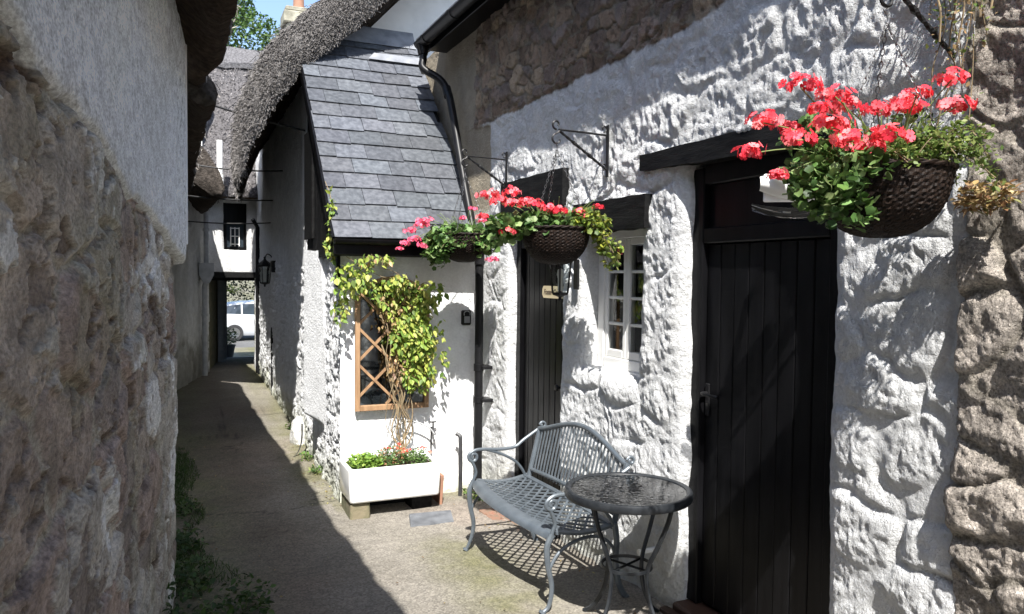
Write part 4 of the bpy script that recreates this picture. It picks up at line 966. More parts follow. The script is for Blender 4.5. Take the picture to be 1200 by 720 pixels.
def geranium(loc, label, heads, clumps, colr, group='red geraniums in the hanging baskets'):
    g_ = empty('geranium', loc, label, 'geranium', group)
    L = []
    for (r, u, d, a, b, c, n, sz) in clumps:
        P = locA((r, u, d), 0, (a, b, c), n); L.append(leaves(P, rng.uniform(sz*.65, sz*1.2, n), 'round', pick(GREEN+[(.24, .33, .13)], n, var=.4), upw=.55))
    V, F, C = merge(L); mesh_obj('foliage', V, F, M['leaf'], g_, color=C)
    m = MB()
    for (r, u, d, rad) in heads:
        d = d-.07
        h_ = loc3(r, u, d); s = loc3(r*.35, .02, d*.3); mid = (s+h_)/2+Vector((random.uniform(-.02, .02), random.uniform(-.02, .02), .03))
        m.tube(smooth_path([s, mid, h_], 5), .0022, 5)
        flower_head(h_, rad, colr, g_)
    for k in range(40):
        a = loc3(random.uniform(-.12, .12), 0, random.uniform(-.1, .1)); b = a*2.0+Vector((0, 0, random.uniform(-.02, .2))); m.tube(smooth_path([a, (a+b)/2+Vector((0, 0, .03)), b], 4), .002, 4)
    m.build('stem', M['green_stem'], g_)
    return g_
def J(*a): return a
# near basket: measured offsets (right, up, depth, radius) from the rim centre
H3 = [(-.315,.235,-.05,.048),(-.195,.215,-.02,.046),(-.14,.19,.03,.038),(-.075,.165,-.04,.042),(-.435,.12,-.08,.047),(-.49,.02,-.12,.040),(-.34,.065,-.10,.048),(-.245,.10,-.12,.052),(-.31,.125,.05,.032),
      (-.215,.05,-.16,.044),(-.085,.06,-.16,.050),(-.035,.11,.05,.03),(.025,.195,.0,.042),(.09,.235,.05,.040),(.175,.275,.0,.042),(.175,.185,-.03,.042),(.05,.13,.10,.028),(-.39,-.045,-.10,.026),(.0,.165,-.08,.040),(-.12,.035,-.10,.038),(-.27,.16,-.08,.03)]
C3 = [(-.14,-.01,-.04,.20,.085,.19,760,.030),(-.22,-.06,-.10,.12,.10,.13,400,.031),(-.06,.03,.02,.18,.07,.17,420,.030),(-.17,-.14,-.13,.11,.06,.08,120,.030),(.10,.13,.02,.07,.10,.08,90,.026),(-.20,.10,.0,.14,.09,.1,150,.028)]
geranium(BK[0][:3], 'coral red geranium spilling from the large near basket over the black door', H3, C3, CORAL)
H2 = [(-.40,.185,.02,.055),(-.27,.20,.0,.05),(-.24,.13,-.05,.055),(-.335,.14,-.03,.05),(-.13,.13,-.04,.045),(-.06,.10,-.07,.048),(.0,.09,-.05,.048),(.13,.09,-.03,.034),(.155,.06,-.05,.032),(.245,.125,.0,.026),(.09,.07,.05,.03),(-.28,-.03,-.06,.042),(-.17,.155,.04,.04),(-.43,.06,.0,.035)]
C2 = [(-.10,.02,-.03,.20,.08,.17,520,.045),(-.30,.0,-.04,.13,.09,.12,300,.045),(.06,.03,-.04,.15,.07,.14,250,.042)]
geranium(BK[1][:3], 'red geranium in the middle basket left of the window lintel', H2, C2, CORAL)
H1 = [(-.42,.02,.02,.05),(-.33,.06,.0,.048),(-.28,.10,-.02,.042),(-.36,.10,.04,.03),(-.46,-.08,.0,.036),(-.39,-.05,-.03,.045),(-.32,-.10,-.05,.04),(-.02,.13,.1,.028),(.06,.20,.06,.03),(.14,.10,.0,.035),(.22,-.20,-.06,.04),(-.50,-.12,0,.026)]
C1 = [(-.06,-.03,-.05,.24,.11,.17,560,.05),(-.20,-.13,-.06,.12,.13,.10,240,.05),(.12,-.06,-.06,.14,.12,.12,300,.05)]
geranium(BK[2][:3], 'pink red geranium in the farthest basket by the black downpipe', H1, C1, PINK)
def trailing(name, loc, label, strands, colr, sz=.022, cat='trailing plant', group=None, tm='small'):
    g_ = empty(name, loc, label, cat, group); L = []; m = MB()
    for (s, e, drop, n, spread) in strands:
        s = loc3(*s); e = loc3(*e); mid = (s+e)/2+Vector((0, 0, drop)); pts = smooth_path([s, mid, e], 10); m.tube(pts, .0018, 4)
        idx = rng.integers(0, len(pts), n); P = np.array([tuple(p) for p in pts])[idx]+rng.normal(size=(n, 3))*spread; L.append(leaves(P, rng.uniform(sz*.7, sz*1.4, n), tm, pick(colr, n), upw=.5))
    V, F, C = merge(L); mesh_obj('foliage', V, F, M['leaf'], g_, color=C); m.build('stem', M['stem'], g_); return g_
st = []
for k in range(46):
    a = random.uniform(-.10, .18); st.append(((a, .02, random.uniform(-.17, .1)), (a+random.uniform(.0, .13), random.uniform(-.05, .09), random.uniform(-.24, .12)), .06, 75, .015))
trailing('trailing_plant', BK[0][:3], 'fine leaved green trailer mounding over the right rim of the near basket', st, TRAIL, .019)
st = [((.10, .02, -.1), (.24+random.uniform(-.06, .06), random.uniform(-.05, .06), random.uniform(-.18, .05)), .05, 40, .02) for k in range(10)]
st += [((.16, .02, -.1), (.34+random.uniform(-.05, .05), -random.uniform(.08, .24), random.uniform(-.2, .0)), .06, 42, .016) for k in range(9)]
trailing('trailing_plant', BK[1][:3], 'yellow green trailer hanging down the right side of the middle basket', st, YEL+TRAIL, .026, tm='round')
st = [((-.05, -.01, -.14), (random.uniform(-.2, .2), -random.uniform(.05, .14), -.2), .03, 26, .014) for k in range(8)]
trailing('trailing_plant', BK[2][:3], 'pale green trailing leaves over the front of the farthest basket', st, GREEN, .026, tm='round')

# dry creeper on the bare stone beside the near bracket
cr = empty('dry_creeper', (2.42, 1.72, 2.0), 'dry twiggy creeper with sparse leaves hanging on bare stone beside the near bracket', 'creeper')
m = MB(); L = []
for k in range(26):
    y = random.uniform(-.05, .12); z0 = random.uniform(.5, 1.3); pts = [(random.uniform(-.06, 0), y, z0+.3)]
    for s in range(7): p = pts[-1]; pts.append((min(.0, p[0]+random.uniform(-.025, .02)), p[1]+random.uniform(-.03, .03), p[2]-random.uniform(.04, .13)))
    m.tube(smooth_path(pts, 3), random.choice((.0015, .002, .003)), 4)
    n = 46; P = np.array(pts)[rng.integers(0, 8, n)]+rng.normal(size=(n, 3))*.022; L.append(leaves(P, rng.uniform(.010, .024, n), 'small', pick(DRY+TRAIL+[(.30, .30, .2)], n)))
m.build('stem', M['stem'], cr); V, F, C = merge(L); mesh_obj('foliage', V, F, M['leaf'], cr, color=C)
dl_ = empty('dried_plant', (2.36, 1.62, 2.06), 'withered yellow brown leaves caught on the stone right of the near basket', 'dried plant')
n = 300; P = blob((0, 0, .01), (.05, .11, .05), n); v_ = leaves(P, rng.uniform(.018, .036, n), 'ovate', pick([(.36, .25, .11), (.42, .31, .16), (.26, .15, .08), (.22, .21, .09)], n)); mesh_obj('foliage', *v_[:2], M['leaf'], dl_, color=v_[2])
m = MB(); 
for k in range(14): m.tube([(.05, random.uniform(-.05, .05), .02), (random.uniform(-.05, .02), random.uniform(-.1, .1), random.uniform(-.05, .06))], .002, 4)
m.build('stem', M['stem'], dl_)

# ------------------------------------------------------------------ lamps and wall fittings
def lantern(loc, label, s=1.0, arm=True):
    root = empty('wall_lantern', loc, label, 'lantern'); w0, w1, h = .050*s, .068*s, .20*s
    m = MB(); m.lathe([(w0*1.1, -h/2-.015*s), (w0*1.25, -h/2), (w0*1.0, -h/2)], 6); m.lathe([(.001, -h/2-.06*s), (.012*s, -h/2-.05*s), (.010*s, -h/2-.03*s), (w0*1.1, -h/2-.015*s), (.001, -h/2-.012*s)], 6)
    for k in range(6):
        a = 2*math.pi*k/6; m.tube([(w0*1.15*math.cos(a), w0*1.15*math.sin(a), -h/2), (w1*1.15*math.cos(a), w1*1.15*math.sin(a), h/2)], .0055*s, 4)
    m.build('frame', M['iron'], root)
    m = MB(); m.lathe([(w1*1.3, h/2-.005*s), (w1*1.34, h/2+.01*s), (w1*.8, h/2+.05*s), (w1*.35, h/2+.075*s), (.012*s, h/2+.09*s), (.016*s, h/2+.11*s), (.001, h/2+.125*s)], 6); m.build('cap', M['iron'], root)
    m = MB(); m.lathe([(w0*1.05, -h/2), (w1*1.05, h/2-.005*s)], 6); m.build('glass', M['glass'], root)
    m = MB(); m.lathe([(.001, -h/2+.01*s), (.016*s, -h/2+.01*s), (.016*s, -.01*s), (.024*s, .02*s), (.018*s, .05*s), (.001, .06*s)], 12); m.build('bulb', M['white_plastic'], root, smooth=True)
    m = MB(); m.tube(smooth_path([(0, 0, h/2+.10*s), (.03*s, 0, h/2+.15*s), (.08*s, 0, h/2+.12*s), (.12*s, 0, h/2+.02*s)], 6), .007*s, 6); m.box(.112*s, .128*s, -.03*s, .03*s, -.08*s, .12*s, .004); m.build('wall_arm', M['iron'], root)
    return root
lantern((2.345, 4.49, 1.80), 'black glass wall lantern between the far door and the window', 1.0)
lantern((1.40, 13.0, 1.80), 'tall black lantern on the alley wall in shadow near the passage', 1.3)
bx_ = MB(); bx_.box(-.05, .02, -.10, .10, -.09, .09, .01); bx_.box(-.056, -.05, -.08, .08, -.07, .07, .004); o = bx_.build('meter_box', M['iron']); o.location = (1.47, 12.3, 1.92); tag(o, 'small dark square box fixed on the alley wall beside the tall lantern', 'box')
# white plastic security lamp by the near door
wl = empty('door_lamp', (2.33, 2.42, 2.165), 'white plastic lamp with smoky bowl behind the red flowers of the near basket', 'lamp')
m = MB(); n = 20; vs = []
for j in range(11):
    t = j/10; rr = math.sin(math.pi*(.12+.76*t))**.6
    for i in range(n): a = math.pi*i/(n-1); vs.append((-.055*rr*math.sin(a)-.0, .115-.23*t+.0, .045*rr*math.cos(a)*(1 if True else 1)+.025*(1-t)))
m.add(vs, [(j*n+i, j*n+i+1, (j+1)*n+i+1, (j+1)*n+i) for j in range(10) for i in range(n-1)]); m.box(-.002, .012, -.10, .10, -.04, .06, .004)
m.build('housing', M['white_plastic'], wl, smooth=True)
m = MB(); m.tube([(-.05, .075, .05), (-.075, .05, .045), (-.085, .03, .03)], [.012, .018, .010], 10); m.build('sensor', M['white_plastic'], wl, smooth=True)
m = MB(); vs = []
for j in range(11):
    t = j/10; rr = math.sin(math.pi*(.06+.88*t))**.5
    for i in range(n): a = math.pi*i/(n-1); vs.append((-.05*rr*math.sin(a), .14-.31*t, -.055*rr*math.sin(a*.5+.6)-.03-.02*math.sin(a)))
m.add(vs, [(j*n+i, j*n+i+1, (j+1)*n+i+1, (j+1)*n+i) for j in range(10) for i in range(n-1)]); m.build('bowl', M['smoke'], wl, smooth=True)
m = MB(); m.tube([(.0, 0, 0), (.10, 0, .03), (.2, 0, .04)], .012, 8); m.build('arm', M['white_plastic'], wl)
wl.scale = (1.15, 1.15, 1.15); wl.rotation_euler = (0, 0, math.radians(55))
# house sign
sg = empty('house_sign', (2.578, 5.03, 1.69), 'cream wooden name board fixed to the far black door', 'sign')
m = MB(); m.prism([(-.19, -.045), (.17, -.045), (.19, -.02), (.19, .02), (.17, .045), (-.19, .045), (-.21, .02), (-.21, -.02)], 0, -.004, .008); m.build('board', M['paper'], sg)
fc = bpy.data.curves.new('lettering', 'FONT'); fc.body = 'Foster Cottage'; fc.size = .056; fc.extrude = .0006; fc.align_x = 'CENTER'; fc.align_y = 'CENTER'; fc.shear = .25; fc.space_character = .95
fo = bpy.data.objects.new('lettering', fc); col.objects.link(fo); bpy.context.view_layer.update()
dg = bpy.context.evaluated_depsgraph_get(); tm_ = bpy.data.meshes.new_from_object(fo.evaluated_get(dg)); bpy.data.objects.remove(fo)
tm_.materials.clear(); tm_.materials.append(M['ink']); fo = bpy.data.objects.new('lettering', tm_); col.objects.link(fo); fo.parent = sg
fo.matrix_local = Matrix(((0, 0, -1, -.0055), (-1, 0, 0, 0), (0, 1, 0, 0), (0, 0, 0, 1)))
# key safe
ks = empty('key_safe', (2.36, 6.262, 1.44), 'small black key safe with grey keypad on the white lean-to wall', 'key safe')
m = MB(); m.box(-.042, .042, 0, .045, -.065, .065, .010); m.build('case', M['black_plastic'], ks)
m = MB(); m.box(-.026, .026, -.006, -.0005, -.045, .012, .004)
for i in range(3):
    for j in range(4): m.box(-.020+i*.015, -.010+i*.015, -.010, -.0065, -.040+j*.012, -.032+j*.012)
m.build('keypad', M['keypad'], ks)
m = MB(); m.tube(smooth_path([(-.026, -.003, .02), (-.026, -.003, .045), (0, -.003, .058), (.026, -.003, .045), (.026, -.003, .02)], 5), .004, 6); m.build('grip', M['keypad'], ks)
# short grey pipe standing by the wall
m = MB(); m.tube(smooth_path([(0, 0, -.02), (.004, 0, .25), (0, .0, .5), (-.005, .01, .54), (-.03, .03, .555)], 5), .017, 10); o = m.build('standpipe', M['stake'], smooth=True); o.location = (2.27, 6.16, -.11); tag(o, 'short dark standpipe against the white wall between trough and downpipe', 'pipe')
# tap with wire hoop over the trough
tp_ = empty('garden_tap', (2.05, 6.26, .50), 'old garden tap with a thin arched hose behind the right end of the trough', 'tap')
m = MB(); m.tube([(0, .05, -.02), (0, -.05, -.02), (0, -.07, -.05)], .011, 8); m.tube([(0, -.02, -.02), (0, -.02, .05)], .008, 8); m.box(-.03, .03, -.028, -.012, .045, .058, .004); m.tube([(0, .035, -.30), (0, .035, 0)], .009, 8); m.build('body', M['stake'], tp_, smooth=False)
m = MB(); m.tube(smooth_path([(0, -.07, -.05), (-.06, -.06, .02), (-.2, -.05, .075), (-.36, -.06, .04), (-.46, -.08, -.08), (-.47, -.1, -.16)], 8), .007, 8); m.build('hose', M['pipe_grey'], tp_, smooth=True)
# short white overflow pipe by the table
m = MB(); m.tube([(0, 0, 0), (-.12, .0, -.004)], .015, 12); m.tube([(-.118, 0, -.004), (-.13, 0, -.005)], .017, 12); o = m.build('overflow_pipe', M['white_gloss'], smooth=True); o.location = (2.50, 3.56, .28); tag(o, 'stubby white overflow pipe low on the wall behind the table', 'pipe')

# ------------------------------------------------------------------ trellis with mirror, vine
tr_ = empty('trellis_mirror', (1.695, 6.255, .68), 'tan arched lattice frame with mirror behind the vine on the white wall', 'garden mirror')
W2 = .295; HS = .90; HA = 1.10
arch = [(-W2, HS)]+[(-W2*math.cos(t)**1.0, HS+(HA-HS)*math.sin(t)**1.2) for t in np.linspace(0.1, math.pi/2, 8)]; arch += [(-a, b) for a, b in arch[-2::-1]]
m = MB(); m.box(-W2-.02, -W2+.02, -.02, .015, 0, HS+.01, .003); m.box(W2-.02, W2+.02, -.02, .015, 0, HS+.01, .003); m.box(-W2+.02, W2-.02, -.019, .014, 0, .045, .003)
m.tube([(a, -.003, b) for a, b in arch], .022, 4, flat=.8, upv=(0, 1, 0)); m.build('frame', M['wood'], tr_)
m = MB()
for s in (-1, 1):
    for k in range(-6, 8):
        pts = []
        for t in np.linspace(-1.2, 1.6, 150):
            x = t; z = k*.30+s*t+.1
            top = HS+(HA-HS)*math.sqrt(max(0, 1-(x/W2)**2)) if abs(x) < W2 else 0
            if abs(x) < W2-.01 and .03 < z < top-.01: pts.append((x, -.004+.006*s, z))
        if len(pts) > 3: m.tube([pts[0], pts[-1]], .015, 4, flat=.35, upv=(0, 1, 0))
m.build('lattice', M['wood'], tr_)
poly = [(-W2, .02), (W2, .02)]+[(a, b) for a, b in arch[::-1]]; m = MB(); m.prism(poly, 1, .010, .014); m.build('mirror', M['mirror'], tr_)
vine = empty('climbing_vine', (1.75, 6.2, .3), 'yellow green climbing vine over the lattice frame and up to the slate eave', 'climbing plant')
VO = np.array(vine.location); m = MB(); L = []
VC = [(.28, .36, .06), (.20, .30, .06), (.36, .42, .09), (.14, .23, .05), (.44, .45, .12)]
for k in range(13):
    xb = random.uniform(1.60, 1.92); xt = random.uniform(1.50, 1.98); zt = random.uniform(1.1, 1.85)
    pts = [(random.uniform(1.66, 1.8), 6.12, .33)]
    for s in range(1, 8): t = s/7; pts.append((xb*(1-t)+xt*t+random.uniform(-.035, .035), 6.20-.04*math.sin(t*3)+random.uniform(-.03, .01), .33+(zt-.33)*t))
    m.tube(smooth_path([np.array(p)-VO for p in pts], 3), random.choice((.003, .004, .006)), 5)
for (a, b) in (((1.7, 6.17, 1.75), (1.28, 6.12, 1.92)), ((1.65, 6.15, 1.6), (1.22, 6.18, 1.62)), ((1.25, 6.2, 1.65), (1.20, 6.45, 2.55)), ((1.72, 6.12, 1.78), (1.45, 6.04, 2.02)), ((1.27, 6.15, 1.9), (1.2, 6.3, 1.35)), ((1.75, 6.15, 1.7), (1.98, 6.1, 1.72))):
    a = np.array(a); b = np.array(b); q = [a+(b-a)*t+rng.normal(size=3)*.02 for t in np.linspace(0, 1, 7)]; m.tube(smooth_path([p-VO for p in q], 3), .003, 5)
m.build('stem', M['stem'], vine)
def vl(c, rad, n, sz, cols=VC, kind='ovate'):
    P = blob(c, rad, n, shell=.2)-VO; P[:, 1] = np.minimum(P[:, 1], .05); L.append(leaves(P, rng.uniform(sz*.55, sz*1.15, n), kind, pick(cols, n), up=(0, -.8, .5), upw=.9, dirs=np.tile([0, -.2, -.7], (n, 1))))
vl((1.84, 6.13, 1.30), (.20, .10, .22), 560, .062); vl((1.88, 6.13, 1.02), (.15, .09, .20), 330, .058); vl((1.80, 6.14, 1.52), (.21, .08, .17), 230, .062)
vl((1.98, 6.10, 1.66), (.13, .08, .10), 90, .07); vl((1.62, 6.12, 1.66), (.16, .08, .12), 90, .06); vl((1.34, 6.12, 1.78), (.17, .09, .15), 150, .064); vl((1.24, 6.16, 1.58), (.07, .1, .18), 60, .06)
vl((1.72, 6.10, 1.74), (.16, .06, .08), 90, .058); vl((1.93, 6.10, 1.60), (.10, .06, .12), 60, .06); vl((1.50, 6.08, 1.93), (.18, .06, .06), 60, .055, VC+DRY); vl((1.19, 6.35, 2.05), (.05, .12, .18), 80, .058); vl((1.18, 6.5, 2.35), (.04, .1, .17), 36, .055); vl((2.08, 6.1, 1.2), (.06, .06, .25), 30, .055)
vl((1.74, 6.15, 1.05), (.12, .06, .18), 220, .04, DRY+[(.22, .14, .09)]); vl((1.72, 6.15, 1.5), (.2, .06, .25), 300, .04, DRY+[(.22, .14, .09)])
V, F, C = merge(L); mesh_obj('foliage', V, F, M['leaf'], vine, color=C)

# ------------------------------------------------------------------ stone trough planter
tro = empty('trough_planter', (1.615, 6.03, -.11), 'white glazed stoneware sink used as a flower trough on blocks', 'planter')
def rbox(x0, x1, y0, y1, r, z, n=6):
    pts = []
    for cx, cy, a0 in ((x1-r, y1-r, 0), (x0+r, y1-r, 90), (x0+r, y0+r, 180), (x1-r, y0+r, 270)):
        for k in range(n+1): a = math.radians(a0+90*k/n); pts.append((cx+r*math.cos(a), cy+r*math.sin(a), z))
    return pts
hx, hy = .365, .205; rings = []
for (ins, z, rr) in ((.03, .145, .02), (.008, .150, .03), (.0, .165, .035), (-.004, .30, .035), (-.006, .395, .035), (-.004, .408, .034), (.004, .414, .03), (.022, .414, .028), (.030, .408, .025), (.034, .395, .022), (.045, .22, .02)):
    rings.append(rbox(-hx+ins, hx-ins, -hy+ins, hy-ins, rr, z))
vs = [p for r in rings for p in r]; n = len(rings[0]); fs = [(j*n+i, j*n+(i+1) % n, (j+1)*n+(i+1) % n, (j+1)*n+i) for j in range(len(rings)-1) for i in range(n)]
fs += [tuple(range(n))[::-1], tuple(range((len(rings)-1)*n, len(rings)*n))]
m = MB(); m.add(vs, fs); m.build('basin', M['sink'], tro, smooth=True, sharp=50)
m = MB(); m.add(rbox(-hx+.03, hx-.03, -hy+.03, hy-.03, .02, .385), [tuple(range(28))]); m.build('soil', M['soil'], tro)
for (x0, x1, lb) in ((-.355, -.20, 0), (.16, .33, 0)):
    m = MB(); m.box(x0, x1, -.175 if x0 < 0 else -.10, .19, -.03, .145, .012, jit=.003); o = m.build('support_block', M['block'] if x0 < 0 else M['black_old'], tro)
m = MB(); m.box(-.2, .16, .12, .16, -.02, .14); m.build('backing', M['black_old'], tro)
FLW = [(.75, .05, .04), (.85, .16, .10), (.80, .35, .25)]
def trough_plant(name, x, rad, n, cols, lb, sz, fl=0, z=.40, h=.06, flc=FLW, tm='small'):
    p = empty(name, (1.615+x, 6.03, -.11+z), lb, 'plant', None); P = blob((0, 0, h*.3), rad, n, shell=.1); P[:, 2] = np.abs(P[:, 2]); v = leaves(P, rng.uniform(sz*.7, sz*1.3, n), tm, pick(cols, n)); mesh_obj('foliage', *v[:2], M['leaf'], p, color=v[2])
    for k in range(fl): flower_head((random.uniform(-rad[0], rad[0])*.8, random.uniform(-.14, .05), h+random.uniform(.0, .05)), random.uniform(.012, .020), flc, p, n=7)
    m = MB()
    for k in range(14): m.tube([(random.uniform(-rad[0], rad[0])*.6, random.uniform(-.08, .08), -.02), (random.uniform(-rad[0], rad[0])*.8, random.uniform(-.12, .12), h)], .002, 4)
    m.build('stem', M['green_stem'], p)
trough_plant('sedum', -.20, (.15, .15, .07), 700, [(.20, .33, .05), (.26, .38, .08), (.15, .27, .05)], 'bright green cushion plant at the left end of the white trough', .024, tm='round')
trough_plant('bedding_plant', .02, (.15, .15, .10), 620, GREEN+[(.45, .22, .12)], 'bushy plant with small orange red flowers in the middle of the white trough', .026, 9, h=.09)
trough_plant('bedding_plant', .22, (.11, .15, .07), 420, GREEN, 'low plant with red flowers at the right end of the white trough', .024, 6, h=.06)
m = MB(); m.box(-.012, .012, -.14, .14, 0, .27, .004, jit=.002); o = m.build('clay_tile', M['terracotta']); o.location = (2.03, 6.10, -.11); o.rotation_euler = (0, .05, 0); tag(o, 'brown clay tile standing upright against the right end of the trough', 'tile')
m = MB(); m.add([(-.21, -.13, 0), (.13, -.16, 0), (.20, .12, 0), (-.14, .15, 0), (-.205, -.125, .018), (.125, -.155, .018), (.195, .115, .018), (-.135, .145, .018)], [(0,3,2,1), (4,5,6,7), (0,1,5,4), (1,2,6,5), (2,3,7,6), (3,0,4,7)]); o = m.build('slate_slab', M['slab']); o.location = (1.84, 5.62, -.084); tag(o, 'flat dark grey slate slab lying on the paving in front of the trough', 'slab')
m = MB()
for i in range(2):
    for j in range(4): m.box(-.11+i*.112, -.005+i*.112, -.30+j*.155, -.155+j*.155, 0, .016+random.uniform(0, .004), .005, jit=.002)
o = m.build('brick_doorstep', M['brick']); o.location = (2.36, 5.36, -.088); tag(o, 'low red brick step set in the ground before the far door', 'doorstep')
# rubber strip and painted stone by the alley wall
m = MB(); P = smooth_path([(0, 0, .34), (-.004, -.02, .22), (-.02, -.04, .12), (-.07, -.07, .03), (-.16, -.10, -.005)], 6); m.tube(P, [.042*(1-.85*(i/(len(P)-1))**2) for i in range(len(P))], 4, flat=.15, upv=(1, 0, 0)); o = m.build('rubber_strip', M['rubber']); o.location = (1.27, 8.3, -.12); tag(o, 'curved black rubber strip leaning at the foot of the rough alley wall', 'strip')
def rock(name, loc, rad, material, lb, cat, sd):
    import bmesh
    bm = bmesh.new(); bmesh.ops.create_icosphere(bm, subdivisions=4, radius=1)
    for v in bm.verts: q = v.co.normalized(); n_ = float(fbm(q.x*1.3+sd, q.y*1.3, q.z*1.3, octv=5, seed=sd)); v.co = Vector((q.x*rad[0], q.y*rad[1], q.z*rad[2]))*(1+.35*n_)
    me = bpy.data.meshes.new(name); bm.to_mesh(me); bm.free(); me.materials.append(material)
    for p in me.polygons: p.use_smooth = True
    o = bpy.data.objects.new(name, me); col.objects.link(o); o.location = loc; return tag(o, lb, cat)
rock('boulder', (1.33, 8.9, -.02), (.10, .18, .19), M['whitestone'], 'white painted boulder at the wall foot beside the rubber strip', 'stone', 3)

# ------------------------------------------------------------------ bench
bench = empty('garden_bench', (2.27, 4.22, -.03), 'grey cast metal garden bench with lattice seat and slatted arched back', 'bench', rz=math.pi/2)
HLn = .59
def tfront(s): return .405+.075*(1-(s/HLn)**2)
def seatp(u, v):   # u 0..1 along, v 0 back..1 front
    s = -HLn+.02+u*(2*HLn-.04); t = .02+v*(tfront(s)-.05); z = .455-.022*math.sin(math.pi*min(1, v*1.05))+.004*math.cos(s*5)
    return Vector((s, t, z))
def ribbon(m, f, ts, w, th, nrm=Vector((0, 0, 1))):
    P = [f(t) for t in ts]; vs = []; n = len(P)
    for i, p in enumerate(P):
        t = (P[min(i+1, n-1)]-P[max(i-1, 0)]).normalized(); b = t.cross(nrm).normalized()*w/2; k = nrm*th/2
        vs += [p-b-k, p+b-k, p+b+k, p-b+k]
    fs = [(i*4+a, i*4+(a+1) % 4, i*4+4+(a+1) % 4, i*4+4+a) for i in range(n-1) for a in range(4)]+[(0, 3, 2, 1), (n*4-4, n*4-3, n*4-2, n*4-1)]
    m.add(vs, fs)
m = MB(); NL = 13; slope = .42
for s in (-1, 1):
    for k in range(-7, NL+8):
        u0 = k/NL
        vv = [v for v in np.linspace(0, 1, 40) if 0 <= u0+s*slope*(v-.5) <= 1]
        if len(vv) > 2: ribbon(m, lambda v, u0=u0, s=s: seatp(u0+s*slope*(v-.5), v)+Vector((0, 0, .0006*s)), vv[::2]+[vv[-1]], .0135, .008)
for u in (0, 1): ribbon(m, lambda v, u=u: seatp(u, v), np.linspace(0, 1, 14), .045, .014)
ribbon(m, lambda u: seatp(u, 0), np.linspace(0, 1, 30), .04, .014)
# rolled front apron
vs = []; NS = 36; prof = [(-.042, .004), (.0, .005), (.022, -.002), (.036, -.016), (.040, -.034), (.034, -.034), (.030, -.018), (.018, -.008), (-.042, -.006)]
for i in range(NS+1):
    p = seatp(i/NS, 1)
    for (a, b) in prof: vs.append((p.x, p.y+a, p.z+b))
n = len(prof); m.add(vs, [(i*n+k, i*n+(k+1) % n, (i+1)*n+(k+1) % n, (i+1)*n+k) for i in range(NS) for k in range(n)]+[tuple(range(n))[::-1], tuple(range(NS*n, NS*n+n))])
m.build('seat', M['bench'], bench, smooth=True, sharp=40)
def backp(s, z): return Vector((s, .0-(z-.44)*.24, z))
def topz(s): return .775+.115*math.cos(math.pi/2*min(1, abs(s)/(HLn-.03)))**1.3
m = MB(); P = [backp(s, topz(s)) for s in np.linspace(-HLn+.03, HLn-.03, 40)]; m.tube(P, .016, 10)
for s in (-1, 1):
    m.tube([backp(s*(HLn-.03), .42), backp(s*(HLn-.03), .60), backp(s*(HLn-.03), .785)], .017, 10)
    c = backp(s*(HLn-.03), .785)+Vector((0, -.022, .012)); m.tube(spiral(c, .026, .008, 1.1, .2, (0, 1, 0), (0, 0, 1), 18), .009, 8)
m.tube([backp(s, .495+.02*math.cos(math.pi*s/HLn/2)) for s in np.linspace(-HLn+.04, HLn-.04, 24)], .013, 8)
m.build('back_frame', M['bench'], bench, smooth=True)
NSL = 25
for i in range(NSL):
    s = (-1+2*(i+1)/(NSL+1))*(HLn-.045); mm = MB(); sp = s*1.03
    mm.tube([backp(s, .49), backp((s+sp)/2, .64), backp(sp*.995, topz(sp)-.004)], .0085, 4, flat=.55, upv=(0, 1, 0)); mm.build('back_slat', M['bench'], bench)
for s in (-1, 1):
    X = s*(HLn-.005); m = MB()
    a = backp(X, .77); 
    m.tube(smooth_path([(X, a.y, .765), (X, .03, .70), (X, .10, .655), (X, .22, .648), (X, .34, .658), (X, .40, .652), (X, .438, .625)]+[tuple(p) for p in spiral((X, .405, .612), .034, .010, 1.15, .4, (0, 1, 0), (0, 0, -1), 16)], 4), .0115, 8, flat=1.0)
    m.build('armrest', M['bench'], bench, smooth=True)
    m = MB(); m.tube(smooth_path([(X, .425, .60), (X, .40, .55), (X, .385, .50), (X, .40, .46), (X, .405, .43)], 5), .011, 8); m.tube(smooth_path([(X, .30, .650), (X, .20, .615), (X, .10, .56), (X, .045, .50), (X, .02, .455)], 5), .010, 8); m.build('arm_support', M['bench'], bench, smooth=True)
    ff = float(ground_z(0, 4.22+s*HLn))+.03
    m = MB(); m.tube(smooth_path([(X, .40, .445), (X, .43, .38), (X, .425, .28), (X, .40, .16), (X, .415, .06), (X, .45, ff+.004)], 6), [.022, .021, .020]+[.019-.0003*i for i in range(28)], 8, flat=.75, upv=(1, 0, 0)); m.tube([(X, .45, ff+.012), (X, .458, ff)], .020, 10); m.build('leg', M['bench'], bench, smooth=True)
    m = MB(); m.tube(smooth_path([(X, .01, .46), (X, -.005, .36), (X, .0, .25), (X, -.02, .12), (X, -.07, ff+.004)], 6), .018, 8, flat=.75, upv=(1, 0, 0)); m.tube([(X, -.07, ff+.012), (X, -.076, ff)], .019, 10); m.build('leg', M['bench'], bench, smooth=True)
    m = MB(); m.tube(smooth_path([(X, .42, .25), (X, .36, .34), (X, .25, .395), (X, .12, .40), (X, .03, .34), (X, .0, .26)], 6), .0095, 8); m.build('leg_brace', M['bench'], bench, smooth=True)

